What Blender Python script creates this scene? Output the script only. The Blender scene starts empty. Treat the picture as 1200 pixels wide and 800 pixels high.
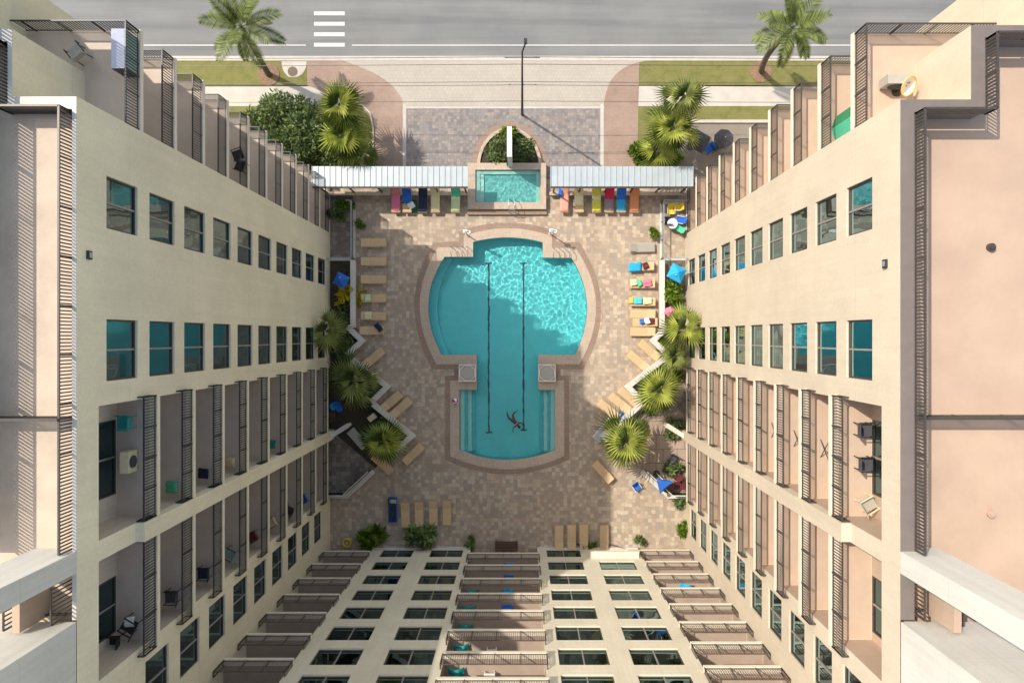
import bpy, bmesh, math, random
from mathutils import Vector, noise, Matrix
R = math.radians
random.seed(7)
sc = bpy.context.scene
C = sc.collection
H = 53.6; S = 15.0; VX, VY = 612.0, 394.0
SUN = Vector((.715, -.465, -1)).normalized()

def P(px, py, z=0.0):
    """world point standing at photo position px,py at height z"""
    k = (H - z) / H / S
    return Vector(((px - VX) * k, (VY - py) * k, z))
def G2(px, py): return ((px - VX) / S, (VY - py) / S)

# ------------------------------------------------------------------ materials
def newmat(name):
    m = bpy.data.materials.new(name); m.use_nodes = True
    nt = m.node_tree; b = nt.nodes['Principled BSDF']
    return m, nt, b
def N(nt, t, **kw):
    n = nt.nodes.new(t)
    for k, v in kw.items():
        if k in n.inputs: n.inputs[k].default_value = v
        else: setattr(n, k, v)
    return n
def coords(nt, scale=(1, 1, 1), kind='Object', rot=(0, 0, 0)):
    g = nt.nodes.new('ShaderNodeNewGeometry') if kind == 'World' else nt.nodes.new('ShaderNodeTexCoord')
    mp = nt.nodes.new('ShaderNodeMapping')
    mp.inputs['Scale'].default_value = scale; mp.inputs['Rotation'].default_value = rot
    nt.links.new(g.outputs['Position' if kind == 'World' else kind], mp.inputs[0])
    return mp.outputs[0]
def ramp(nt, fac, stops, interp='LINEAR'):
    r = nt.nodes.new('ShaderNodeValToRGB'); r.color_ramp.interpolation = interp
    els = r.color_ramp.elements
    while len(els) < len(stops): els.new(.5)
    for e, (p, c) in zip(els, stops):
        e.position = p; e.color = (*c, 1) if len(c) == 3 else c
    nt.links.new(fac, r.inputs[0]); return r.outputs[0]
def mix(nt, a, b, fac, mode='MIX'):
    m = nt.nodes.new('ShaderNodeMix'); m.data_type = 'RGBA'; m.blend_type = mode
    for i, v in ((6, a), (7, b), (0, fac)):
        if hasattr(v, 'is_output'): nt.links.new(v, m.inputs[i])
        elif i == 0: m.inputs[0].default_value = v
        else: m.inputs[i].default_value = (*v, 1)
    return m.outputs[2]
def mul(c, k): return tuple(max(0, min(1, x * k)) for x in c)
def bump(nt, b, h, strength=.3, dist=.01):
    n = N(nt, 'ShaderNodeBump', Strength=strength, Distance=dist)
    nt.links.new(h, n.inputs['Height']); nt.links.new(n.outputs[0], b.inputs['Normal'])

def plain(name, col, rough=.6, var=.15, scale=3.0, metal=0.0, bmp=.0, fine=40.0):
    m, nt, b = newmat(name)
    v = coords(nt, kind='World')
    n1 = N(nt, 'ShaderNodeTexNoise', Scale=scale, Detail=6.0, Roughness=.6); nt.links.new(v, n1.inputs[0])
    c = ramp(nt, n1.outputs[0], [(.25, mul(col, 1 - var)), (.75, mul(col, 1 + var))])
    nt.links.new(c, b.inputs['Base Color'])
    b.inputs['Roughness'].default_value = rough; b.inputs['Metallic'].default_value = metal
    if bmp:
        n2 = N(nt, 'ShaderNodeTexNoise', Scale=fine, Detail=3.0); nt.links.new(v, n2.inputs[0])
        bump(nt, b, n2.outputs[0], bmp, .01)
    return m
def stucco(name, col, var=.06, streak=.1, grain=.07):
    m, nt, b = newmat(name)
    v = coords(nt, kind='World')
    n1 = N(nt, 'ShaderNodeTexNoise', Scale=.35, Detail=7.0, Roughness=.62); nt.links.new(v, n1.inputs[0])
    c = ramp(nt, n1.outputs[0], [(.3, mul(col, 1 - var)), (.7, mul(col, 1 + var))])
    vs = coords(nt, scale=(2.2, 2.2, .1), kind='World')
    n2 = N(nt, 'ShaderNodeTexNoise', Scale=1.5, Detail=6.0, Roughness=.65); nt.links.new(vs, n2.inputs[0])
    st = ramp(nt, n2.outputs[0], [(.35, (1 - streak, 1 - streak * 1.05, 1 - streak * 1.25)), (.62, (1, 1, 1))])
    c = mix(nt, c, st, 1.0, 'MULTIPLY')
    n3 = N(nt, 'ShaderNodeTexNoise', Scale=7.0, Detail=8.0, Roughness=.75); nt.links.new(v, n3.inputs[0])
    g = ramp(nt, n3.outputs[0], [(.3, (1 - grain,) * 3), (.7, (1 + 0 * grain,) * 3)])
    c = mix(nt, c, g, 1.0, 'MULTIPLY')
    # storey joints, a faint line in the render each 2.85 m
    sx = nt.nodes.new('ShaderNodeSeparateXYZ'); nt.links.new(v, sx.inputs[0])
    md = N(nt, 'ShaderNodeMath', operation='MODULO'); md.inputs[1].default_value = 5.7
    nt.links.new(sx.outputs[2], md.inputs[0])
    cm = N(nt, 'ShaderNodeMath', operation='COMPARE'); cm.inputs[1].default_value = 4.6; cm.inputs[2].default_value = .02
    nt.links.new(md.outputs[0], cm.inputs[0])
    sc_ = N(nt, 'ShaderNodeMath', operation='MULTIPLY'); sc_.inputs[1].default_value = .22
    nt.links.new(cm.outputs[0], sc_.inputs[0])
    c = mix(nt, c, mul(col, .55), sc_.outputs[0])
    nt.links.new(c, b.inputs['Base Color']); b.inputs['Roughness'].default_value = .9
    n4 = N(nt, 'ShaderNodeTexNoise', Scale=30.0, Detail=3.0); nt.links.new(v, n4.inputs[0])
    bump(nt, b, n4.outputs[0], .25, .01)
    return m
def pavers(name, cols, w, h, mortar=(.16, .14, .12), ms=.012, rot=0.0, blot=.25, cheb=False, rough=.75):
    m, nt, b = newmat(name)
    v = coords(nt, kind='World', rot=(0, 0, rot))
    if cheb:
        def vor(feat):
            n = nt.nodes.new('ShaderNodeTexVoronoi'); n.feature = feat; n.distance = 'CHEBYCHEV'
            n.inputs['Scale'].default_value = 1 / w; n.inputs['Randomness'].default_value = .45
            nt.links.new(v, n.inputs[0]); return n
        n2d = [vor('F1'), vor('F2')]
        for n in n2d: n.voronoi_dimensions = '2D'
        sx = nt.nodes.new('ShaderNodeSeparateColor'); nt.links.new(n2d[0].outputs['Color'], sx.inputs[0])
        c = ramp(nt, sx.outputs[0], [(i / len(cols), k) for i, k in enumerate(cols)], 'CONSTANT')
        sb = N(nt, 'ShaderNodeMath', operation='SUBTRACT')
        nt.links.new(n2d[1].outputs['Distance'], sb.inputs[0]); nt.links.new(n2d[0].outputs['Distance'], sb.inputs[1])
        lt = ramp(nt, sb.outputs[0], [(.0, (1, 1, 1)), (.07, (0, 0, 0))])
        c = mix(nt, c, mortar, lt)
    else:
        br = N(nt, 'ShaderNodeTexBrick', Scale=1.0)
        br.inputs['Brick Width'].default_value = w; br.inputs['Row Height'].default_value = h
        br.inputs['Mortar Size'].default_value = ms; br.inputs['Mortar'].default_value = (*mortar, 1)
        br.inputs['Color1'].default_value = (*cols[0], 1); br.inputs['Color2'].default_value = (*cols[1], 1)
        nt.links.new(v, br.inputs[0]); c = br.outputs[0]
    n1 = N(nt, 'ShaderNodeTexNoise', Scale=.45, Detail=9.0, Roughness=.68); nt.links.new(v, n1.inputs[0])
    t = ramp(nt, n1.outputs[0], [(.3, (1 - blot, 1 - blot * 1.1, 1 - blot * 1.2)), (.68, (1.0, 1.0, 1.0))])
    c = mix(nt, c, t, 1.0, 'MULTIPLY')
    n3 = N(nt, 'ShaderNodeTexNoise', Scale=9.0, Detail=6.0, Roughness=.7); nt.links.new(v, n3.inputs[0])
    t = ramp(nt, n3.outputs[0], [(.3, (.8, .79, .78)), (.65, (1, 1, 1))])
    c = mix(nt, c, t, 1.0, 'MULTIPLY')
    nt.links.new(c, b.inputs['Base Color']); b.inputs['Roughness'].default_value = rough
    bump(nt, b, n3.outputs[0], .3, .01)
    return m
def asphalt():
    m, nt, b = newmat('asphalt')
    v = coords(nt, kind='World'); vs = coords(nt, scale=(.06, 1.2, 1), kind='World')
    n1 = N(nt, 'ShaderNodeTexNoise', Scale=.8, Detail=6.0, Roughness=.6); nt.links.new(vs, n1.inputs[0])
    c = ramp(nt, n1.outputs[0], [(.3, (.185, .19, .195)), (.5, (.235, .24, .245)), (.7, (.275, .277, .28))])
    n2 = N(nt, 'ShaderNodeTexNoise', Scale=14.0, Detail=8.0, Roughness=.8); nt.links.new(v, n2.inputs[0])
    c = mix(nt, c, ramp(nt, n2.outputs[0], [(.3, (.78,) * 3), (.65, (1.0,) * 3)]), 1.0, 'MULTIPLY')
    n3 = N(nt, 'ShaderNodeTexNoise', Scale=.25, Detail=4.0); nt.links.new(v, n3.inputs[0])
    c = mix(nt, c, ramp(nt, n3.outputs[0], [(.4, (.88, .88, .9)), (.6, (1.0,) * 3)]), 1.0, 'MULTIPLY')
    nt.links.new(c, b.inputs['Base Color']); b.inputs['Roughness'].default_value = .85
    bump(nt, b, n2.outputs[0], .3, .01); return m
def grassmat(name, a, bcol):
    m, nt, b = newmat(name)
    v = coords(nt, kind='World')
    n1 = N(nt, 'ShaderNodeTexNoise', Scale=1.2, Detail=10.0, Roughness=.75); nt.links.new(v, n1.inputs[0])
    c = ramp(nt, n1.outputs[0], [(.3, a), (.52, bcol), (.72, (.30, .26, .12))])
    n2 = N(nt, 'ShaderNodeTexNoise', Scale=26.0, Detail=4.0, Roughness=.8); nt.links.new(v, n2.inputs[0])
    c = mix(nt, c, ramp(nt, n2.outputs[0], [(.3, (.55,) * 3), (.65, (1.0,) * 3)]), 1.0, 'MULTIPLY')
    nt.links.new(c, b.inputs['Base Color']); b.inputs['Roughness'].default_value = 1
    bump(nt, b, n2.outputs[0], .8, .04); return m
def leafmat(name, dark, light, trans=.35):
    m, nt, b = newmat(name)
    g = nt.nodes.new('ShaderNodeNewGeometry')
    c = ramp(nt, g.outputs['Random Per Island'], [(0, dark), (.6, light), (1, mul(light, 1.35))])
    v = coords(nt, kind='World')
    n1 = N(nt, 'ShaderNodeTexNoise', Scale=1.4, Detail=2.0); nt.links.new(v, n1.inputs[0])
    c = mix(nt, c, ramp(nt, n1.outputs[0], [(.35, (.6, .65, .6)), (.6, (1, 1, 1))]), 1.0, 'MULTIPLY')
    nt.links.new(c, b.inputs['Base Color']); b.inputs['Roughness'].default_value = .45
    b.inputs['Specular IOR Level'].default_value = .35
    tr = nt.nodes.new('ShaderNodeBsdfTranslucent'); nt.links.new(c, tr.inputs[0])
    mx = nt.nodes.new('ShaderNodeMixShader'); mx.inputs[0].default_value = trans
    out = nt.nodes['Material Output']
    nt.links.new(b.outputs[0], mx.inputs[1]); nt.links.new(tr.outputs[0], mx.inputs[2]); nt.links.new(mx.outputs[0], out.inputs[0])
    return m
def glassy(name, col, refl, lo=.30):
    """dark tinted window glass: a mirror layer over a dark room tone"""
    m, nt, b = newmat(name)
    b.inputs['Base Color'].default_value = (*col, 1); b.inputs['Roughness'].default_value = .25
    gl = N(nt, 'ShaderNodeBsdfGlossy', Roughness=.015); gl.inputs[0].default_value = (*refl, 1)
    v = coords(nt, kind='World')
    n1 = N(nt, 'ShaderNodeTexNoise', Scale=.9, Detail=1.0); nt.links.new(v, n1.inputs[0])
    bp = N(nt, 'ShaderNodeBump', Strength=.3, Distance=.02)
    nt.links.new(n1.outputs[0], bp.inputs['Height']); nt.links.new(bp.outputs[0], gl.inputs['Normal'])
    fr = N(nt, 'ShaderNodeFresnel', IOR=1.6)
    mr = N(nt, 'ShaderNodeMapRange'); mr.inputs[3].default_value = lo; mr.inputs[4].default_value = 1.0
    nt.links.new(fr.outputs[0], mr.inputs[0])
    mx = nt.nodes.new('ShaderNodeMixShader'); nt.links.new(mr.outputs[0], mx.inputs[0])
    nt.links.new(b.outputs[0], mx.inputs[1]); nt.links.new(gl.outputs[0], mx.inputs[2])
    nt.links.new(mx.outputs[0], nt.nodes['Material Output'].inputs[0]); return m
def watermat():
    m = bpy.data.materials.new('pool_water'); m.use_nodes = True; nt = m.node_tree; nt.nodes.clear()
    o = nt.nodes.new('ShaderNodeOutputMaterial'); g = nt.nodes.new('ShaderNodeBsdfGlass')
    g.inputs['IOR'].default_value = 1.33; g.inputs['Roughness'].default_value = 0
    g.inputs['Color'].default_value = (.93, 1, 1, 1)
    nt.links.new(g.outputs[0], o.inputs[0]); return m

M = {}
M['wall_left'] = stucco('cream_stucco_yellowish', (.90, .81, .615), .08, .06, .13)  # base colour raised to stand in for weak skylight on the shaded left wall
M['wall_right'] = stucco('cream_stucco', (.70, .60, .475), .08, .06, .13)
M['wall_south'] = stucco('cream_stucco_pale', (.84, .75, .60), .08, .06, .13)
M['wall_white'] = stucco('white_stucco', (.70, .68, .65), .06, .1, .1)
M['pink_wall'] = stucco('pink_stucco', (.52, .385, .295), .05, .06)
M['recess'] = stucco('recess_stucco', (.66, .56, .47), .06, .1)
M['roof_right'] = plain('pink_roof', (.51, .37, .28), .9, .13, .45, bmp=.5, fine=14)
M['roof_left'] = plain('beige_roof', (.60, .49, .385), .9, .16, .7, bmp=.5, fine=14)
M['coping_grey'] = plain('grey_coping', (.19, .16, .15), .7, .1, 2)
M['coping_white'] = plain('white_coping', (.66, .63, .58), .7, .06, 2)
M['slab'] = plain('slab_paint', (.80, .70, .58), .8, .06, 2, bmp=.2)
M['floor_b'] = plain('balcony_floor', (.62, .52, .44), .85, .08, 1.5, bmp=.2)
M['floor_p'] = plain('balcony_floor_pink', (.56, .42, .32), .85, .08, 1.5, bmp=.2)
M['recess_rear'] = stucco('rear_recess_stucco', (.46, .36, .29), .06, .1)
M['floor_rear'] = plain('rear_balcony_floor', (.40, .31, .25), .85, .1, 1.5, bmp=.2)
M['rail'] = plain('dark_metal', (.045, .05, .06), .45, .15, 5, metal=.3)
M['rail_grey'] = plain('grey_metal', (.085, .075, .07), .45, .15, 5, metal=.3)
M['rail_brown'] = plain('brown_metal', (.13, .105, .09), .5, .15, 5, metal=.2)
M['rail_light'] = plain('light_metal', (.42, .46, .5), .35, .1, 5, metal=.5)
M['frame'] = plain('bronze_frame', (.075, .065, .055), .5, .1, 5, metal=.2)
M['mullion'] = plain('pale_frame', (.30, .26, .24), .5, .1, 5)
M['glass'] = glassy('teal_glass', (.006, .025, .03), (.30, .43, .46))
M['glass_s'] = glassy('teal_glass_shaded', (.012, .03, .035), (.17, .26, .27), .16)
M['black'] = plain('black_plastic', (.02, .02, .022), .5, .2, 5)
M['asphalt'] = asphalt()
M['paint_white'] = plain('white_road_paint', (.6, .6, .58), .7, .12, 8)
M['concrete'] = plain('concrete', (.52, .49, .45), .85, .12, 1.2, bmp=.4, fine=20)
M['apron'] = pavers('pale_pavers', [(.52, .475, .42), (.49, .445, .395)], .3, .3, (.42, .38, .34), .01, blot=.1)
M['plaza'] = pavers('grey_violet_pavers', [(.30, .275, .275), (.235, .215, .22), (.36, .32, .30), (.265, .25, .26), (.31, .27, .255)], .24, .12, (.18, .165, .16), cheb=True, blot=.12)
M['pinkpath'] = pavers('pink_pavers', [(.46, .33, .27), (.41, .30, .25)], .22, .11, (.33, .25, .21), .008, blot=.3)
M['pinkband'] = pavers('pink_border_bricks', [(.44, .32, .25), (.37, .27, .215)], .22, .11, (.26, .19, .15), .01)
M['deck'] = pavers('travertine_pavers', [(.52, .425, .33), (.43, .35, .28), (.62, .52, .415), (.48, .37, .29), (.40, .345, .295), (.57, .465, .365), (.48, .395, .315)], .30, .3, (.38, .30, .23), cheb=True, blot=.14)
M['coping'] = pavers('pool_coping', [(.60, .49, .40), (.55, .45, .365)], .32, .6, (.42, .34, .28), .008, blot=.12)
M['patio'] = pavers('patio_stone', [(.30, .26, .22), (.22, .19, .165), (.36, .31, .26), (.26, .22, .19)], .36, .3, (.13, .11, .09), cheb=True, blot=.3)
M['patio_pink'] = pavers('patio_tiles', [(.52, .40, .33), (.47, .37, .3)], 1.1, 1.1, (.18, .12, .1), .02)
M['soil'] = plain('soil', (.06, .05, .035), 1, .4, 5, bmp=.8)
M['earth'] = grassmat('dry_ground', (.16, .15, .08), (.22, .2, .1))
M['lawn'] = grassmat('lawn', (.15, .16, .045), (.26, .255, .085))
M['pooltile'] = plain('pool_tile', (.13, .66, .70), .5, .07, .8)
M['pooltile2'] = plain('pool_wall_tile', (.06, .52, .57), .5, .1, 2)
M['poolstep'] = plain('pool_step', (.46, .74, .68), .5, .08, 2)
M['spatile'] = plain('spa_tile', (.16, .52, .52), .5, .1, 2)
M['lane'] = plain('lane_tile', (.01, .07, .11), .5, .1, 2)
M['water'] = watermat()
M['awning'] = plain('white_metal_roof', (.46, .52, .56), .4, .08, .9, metal=.2)
M['tan'] = plain('tan_sling', (.70, .51, .30), .75, .08, 6)
M['tan_rib'] = plain('tan_rib', (.50, .35, .2), .75, .08, 6)
M['palegrey_sling'] = plain('grey_sling', (.42, .40, .35), .75, .08, 6)
M['brown'] = plain('brown_wood', (.10, .055, .04), .6, .2, 5)
M['trunk'] = plain('palm_trunk', (.13, .105, .08), .95, .35, 8, bmp=1)
M['fan'] = leafmat('fan_palm_leaf', (.06, .11, .02), (.52, .56, .13))
M['fan_dark'] = leafmat('fan_palm_leaf_dark', (.06, .11, .025), (.40, .44, .15))
M['feather'] = leafmat('feather_palm_leaf', (.04, .07, .015), (.20, .24, .07), .25)
M['bush'] = leafmat('bush_leaf', (.06, .11, .04), (.26, .34, .13))
M['bush_l'] = leafmat('bright_bush_leaf', (.07, .14, .015), (.20, .30, .03))
M['yellow_leaf'] = leafmat('yellow_leaf', (.42, .36, .02), (.75, .62, .04))
M['skin'] = plain('skin', (.07, .04, .03), .5, .05, 5)
def cloth(name, col): 
    M[name] = plain(name + '_cloth', col, .85, .1, 6, bmp=.2)
for n_, c_ in dict(pink=(.78, .20, .33), rose=(.70, .27, .28), blue=(.02, .15, .62), navy=(.015, .025, .07), cream=(.74, .66, .42), green=(.10, .55, .34), palegreen=(.55, .70, .38),
                   lime=(.62, .62, .08), red=(.65, .02, .07), orange=(.72, .27, .12), salmon=(.75, .36, .28), purple=(.28, .2, .24), azure=(.02, .38, .72), cyan=(.08, .58, .66),
                   yellow=(.8, .6, .04), white=(.82, .8, .78), teal=(.02, .32, .33), maroon=(.14, .025, .035), charcoal=(.07, .07, .085), sage=(.28, .42, .38), gold=(.82, .52, .1), dgreen=(.03, .22, .1), lav=(.45,.48,.6)).items():
    cloth(n_, c_)

# ------------------------------------------------------------------ mesh helper
class MB:
    def __init__(s, T=None): s.v = []; s.f = []; s.m = []; s.T = T or (lambda a, b, c: (a, b, c)); s.mi = 0
    def add(s, vs, fs):
        o = len(s.v); s.v += [s.T(*p) for p in vs]
        s.f += [tuple(i + o for i in f) for f in fs]; s.m += [s.mi] * len(fs); return s
    def box(s, x0, x1, y0, y1, z0, z1):
        return s.add([(x0, y0, z0), (x1, y0, z0), (x1, y1, z0), (x0, y1, z0), (x0, y0, z1), (x1, y0, z1), (x1, y1, z1), (x0, y1, z1)],
                     [(0, 3, 2, 1), (4, 5, 6, 7), (0, 1, 5, 4), (1, 2, 6, 5), (2, 3, 7, 6), (3, 0, 4, 7)])
    def quad(s, a, b, c, d): return s.add([a, b, c, d], [(0, 1, 2, 3)])
    def prism(s, poly, z0, z1, cap=True):
        n = len(poly)
        vs = [(x, y, z0) for x, y in poly] + [(x, y, z1) for x, y in poly]
        fs = [(i, (i + 1) % n, (i + 1) % n + n, i + n) for i in range(n)]
        if cap: fs += [tuple(range(n, 2 * n)), tuple(range(n))[::-1]]
        return s.add(vs, fs)
    def tube(s, pts, r, n=6, r1=None):
        pts = [Vector(p) for p in pts]; vs = []; fs = []
        L = len(pts)
        for i, p in enumerate(pts):
            d = (pts[min(i + 1, L - 1)] - pts[max(i - 1, 0)]).normalized()
            a = d.orthogonal().normalized() if i == 0 else (a - d * a.dot(d)).normalized()
            b = d.cross(a); rr = r if r1 is None else r + (r1 - r) * i / (L - 1)
            for k in range(n):
                t = 2 * math.pi * k / n
                vs.append(tuple(p + a * (rr * math.cos(t)) + b * (rr * math.sin(t))))
        for i in range(L - 1):
            for k in range(n):
                k2 = (k + 1) % n
                fs.append((i * n + k, i * n + k2, (i + 1) * n + k2, (i + 1) * n + k))
        fs += [tuple(range(n))[::-1], tuple(range((L - 1) * n, L * n))]
        return s.add(vs, fs)
    def bar(s, a, b, w, h):
        """rectangular bar from a to b, w wide (horizontal), h high"""
        a = Vector(a); b = Vector(b); d = (b - a).normalized()
        up = Vector((0, 0, 1)) if abs(d.z) < .95 else Vector((1, 0, 0))
        sd = d.cross(up).normalized() * (w / 2); u = sd.cross(d).normalized() * (h / 2)
        vs = [tuple(q) for p in (a, b) for q in (p - sd - u, p + sd - u, p + sd + u, p - sd + u)]
        return s.add(vs, [(0, 1, 5, 4), (1, 2, 6, 5), (2, 3, 7, 6), (3, 0, 4, 7), (3, 2, 1, 0), (4, 5, 6, 7)])
    def disc(s, c, r, z0, z1, n=20):
        return s.prism([(c[0] + r * math.cos(2 * math.pi * k / n), c[1] + r * math.sin(2 * math.pi * k / n)) for k in range(n)], z0, z1)
    def mesh(s, name):
        m = bpy.data.meshes.new(name); m.from_pydata(s.v, [], s.f)
        m.polygons.foreach_set('material_index', s.m); m.update(); return m
    def build(s, name, mats, parent=None, loc=(0, 0, 0), smooth=False, **props):
        m = s.mesh(name)
        for x in (mats if isinstance(mats, (list, tuple)) else [mats]): m.materials.append(x)
        if smooth:
            for p in m.polygons: p.use_smooth = True
        return link(name, m, parent, loc, **props)
def link(name, m, parent=None, loc=(0, 0, 0), **props):
    o = bpy.data.objects.new(name, m); C.objects.link(o); o.location = loc
    if parent is not None: o.parent = parent
    for k, v in props.items(): o[k] = v
    return o
def tag(o, label, cat, group=None):
    o['label'] = label; o['category'] = cat
    if group: o['group'] = group
    return o
def thing(name, label, cat, loc=(0, 0, 0), rz=0, group=None):
    o = bpy.data.objects.new(name, None); C.objects.link(o); o.location = loc; o.rotation_euler = (0, 0, rz)
    o.empty_display_size = .2
    return tag(o, label, cat, group)
def dup(o, parent=None, loc=None, rz=None, label=None, group=None):
    c = o.copy(); C.objects.link(c)
    if parent is not None: c.parent = parent
    if loc is not None: c.location = loc
    if rz is not None: c.rotation_euler = (0, 0, rz)
    if label: c['label'] = label
    if group: c['group'] = group
    for ch in list(o.children): dup(ch, c)
    return c
def struct(name, mb, mat, **k):
    return mb.build(name, mat, kind='structure', **k)

# ------------------------------------------------------------------ ground surfaces
def pxpoly(pts): return [G2(*p) for p in pts]
def sheet(name, pts, lay, mat, kind='structure'):
    b = MB(); z = .004 * lay
    pl = pxpoly(pts)
    bm = bmesh.new(); vs = [bm.verts.new((x, y, z)) for x, y in pl]; bm.faces.new(vs)
    bmesh.ops.triangulate(bm, faces=bm.faces[:]); m = bpy.data.meshes.new(name); bm.to_mesh(m); bm.free()
    m.materials.append(mat)
    o = bpy.data.objects.new(name, m); C.objects.link(o); o['kind'] = kind; return o
def rect(x0, y0, x1, y1): return [(x0, y0), (x1, y0), (x1, y1), (x0, y1)]
def arc(cx, cy, rx, ry, a0, a1, n=18):
    return [(cx + rx * math.cos(R(a0 + (a1 - a0) * i / n)), cy - ry * math.sin(R(a0 + (a1 - a0) * i / n))) for i in range(n + 1)]
def bez(p, q, r, n=12):
    return [tuple((1 - t) ** 2 * p[i] + 2 * t * (1 - t) * q[i] + t * t * r[i] for i in (0, 1)) for t in [k / n for k in range(n + 1)]]

# ------------------------------------------------------------------ pool outlines (px)
def curve3(a, m, b, n=14):
    """circular-ish arc through three points"""
    q = tuple(2 * m[i] - (a[i] + b[i]) / 2 for i in (0, 1))
    return bez(a, q, b, n)
pool_out = ([(554.4, 301), (554.4, 283.6)] + curve3((554.4, 283.6), (595, 278.2), (636, 284))[1:] + [(636, 301.8)] +
            curve3((669.6, 302.2), (688, 357), (674, 415.6)) + [(630.8, 415.6), (630.8, 456.6), (650.5, 456.6)] +
            curve3((650.5, 527), (594, 538.5), (538.5, 527)) + [(538.5, 456.6), (558.8, 456.6), (558.8, 415.6)] +
            curve3((517.5, 415.6), (501.8, 357), (521, 301)))
cop_out = ([(543.5, 290), (543.5, 277)] + curve3((543.5, 277), (595, 267.5), (647, 277))[1:] + [(647, 290.5)] +
           curve3((674.5, 290.8), (698.5, 357), (679, 426.6)) + [(651, 426.6), (651, 445.6), (661, 445.6)] +
           curve3((661.3, 534), (594, 549.5), (527.5, 534)) + [(527.5, 445.6), (538, 445.6), (538, 426.6)] +
           curve3((511.5, 426.6), (491.8, 357), (513.5, 290)))
band_out = ([(538, 283), (538, 271)] + curve3((538, 271), (595, 261), (652, 271))[1:] + [(652, 283.5)] +
            curve3((679, 284), (704.5, 357), (684, 432.5)) + [(657, 432.5), (657, 440), (667, 440)] +
            curve3((667.3, 538), (594, 555.5), (521.5, 538)) + [(521.5, 440), (532, 440), (532, 432.5)] +
            curve3((506, 432.5), (485.5, 357), (508, 284)))
SPA = (557, 199, 633, 237)          # small pool water (px, at rim height)
def ring(name, outer, inner, z0, z1, mat, hole_only=False, **kw):
    """flat ring between two outlines, with outer and inner skirts"""
    bm = bmesh.new()
    vo = [bm.verts.new((*p, z1)) for p in outer]; vi = [bm.verts.new((*p, z1)) for p in inner]
    es = []
    for L in (vo, vi):
        for i in range(len(L)): es.append(bm.edges.new((L[i], L[(i + 1) % len(L)])))
    bmesh.ops.triangle_fill(bm, use_beauty=True, edges=es)
    for L, z in ((vo, z0), (vi, z0)):
        lo = [bm.verts.new((v.co.x, v.co.y, z)) for v in L]
        n = len(L)
        for i in range(n): bm.faces.new((L[i], L[(i + 1) % n], lo[(i + 1) % n], lo[i]))
    m = bpy.data.meshes.new(name); bm.to_mesh(m); bm.free()
    for x in (mat if isinstance(mat, list) else [mat]): m.materials.append(x)
    return link(name, m, **kw)
poolw = pxpoly(pool_out); copw = pxpoly(cop_out); bandw = pxpoly(band_out)

# ground as one sheet with the pool cut out of it
big = [(-900, -900), (900, -900), (900, 900), (-900, 900)]
ring('ground', big, poolw, -.02, -.012, M['earth'], kind='structure')
road = MB(); road.box(-700, 700, 21.87, 60, -.012, .004); struct('road', road, M['asphalt'])
k = MB(); k.box(-700, 700, 21.5, 21.87, -.012, .03); struct('gutter', k, M['concrete'])
ml = MB(); 
for a, b in ((-700, -16.9), (-13.3, 700)): ml.box(a, b, 22.68, 22.76, .004, .008)
ml.box(-700, 700, 38.6, 38.75, .004, .008); ml.box(-700, 700, 38.95, 39.1, .004, .008)
struct('lane_line', ml, M['paint_white'])
cw = MB()
for i in range(4):
    y = 22.6 + i * .817; cw.box(-16.27, -13.87, y, y + .3, .004, .009)
struct('crosswalk', cw, M['paint_white'])
sheet('sidewalk', rect(-3000, 100, 4000, 124.5), 1, M['concrete'])
sheet('verge', rect(-3000, 72, 4000, 101), 1, M['lawn'], 'stuff')['kind'] = 'stuff'
sheet('lawn', rect(-3000, 121.5, 4000, 200), 0.5, M['lawn'])['kind'] = 'stuff'
# driveway
sheet('driveway', [(402, 71.5), (757, 71.5)] + bez((757, 71.5), (712, 78), (707, 122)) + [(707, 127), (475, 127), (473, 122)] + bez((473, 122), (464, 90), (402, 72))[1:-1], 3, M['apron'])
sheet('plaza', rect(476, 127, 704, 210), 2.5, M['plaza'])
sheet('plaza_edge', rect(474, 125, 708, 127.3), 4, M['concrete'])
for nm, x0 in (('plaza_border', 472), ('plaza_border', 703.5)):
    sheet(nm, rect(x0, 122, x0 + 4, 205), 4.5, M['concrete'])
sheet('footpath', [(360, 72), (402, 71.5)] + bez((402, 72), (464, 90), (473, 122)) + [(472, 205), (438, 205), (437, 150)] + bez((437, 150), (432, 122), (400, 117)) + [(360, 100)], 2, M['pinkpath'])
sheet('footpath', [(757, 72)] + bez((757, 72), (712, 78), (707.5, 122)) + [(707.5, 205), (747, 205), (748, 122), (749.5, 72)], 2, M['pinkpath'])
sheet('parking_pad', rect(790, 143, 960, 215), 3, plain('warm_asphalt', (.25, .22, .19), .85, .12, 1, bmp=.3))
kb = MB(); kb.box(*[ (790-612)/15, (960-612)/15 ], (394-144.5)/15, (394-141)/15, 0, .15); struct('kerb', kb, M['concrete'])
# kerbs round the lawns
for pts in ([(437.5, 205), (437.5, 150), (434, 133), (424, 123), (404, 117)],):
    b = MB()
    for p, q in zip(pts, pts[1:]): b.bar((*G2(*p), .05), (*G2(*q), .05), .12, .1)
    struct('kerb', b, M['concrete'])
# rounded concrete notch with a manhole in the left verge
sheet('verge_notch', bez((330, 72), (330, 84), (338, 90)) + bez((338, 90), (358, 94), (359.5, 72)), 2, M['concrete'])
mc = MB(); mc.disc(G2(343, 84), .38, .008, .03, 24)
mc.build('drain_cover', plain('rusty_iron', (.16, .125, .10), .8, .3, 9), **dict(label='round brown drain cover set in the concrete notch of the verge', category='drain cover'))
# deck with the pool cut out; runs under the awnings
deck = pxpoly(rect(384, 203, 806, 662))
ring('deck', deck, poolw, -.008, .0, M['deck'], kind='structure')
ring('pool_border', bandw, copw, 0, .008, M['pinkband'], kind='structure')
cop = ring('pool_coping', copw, poolw, -.16, .035, M['coping'], kind='structure')
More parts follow.
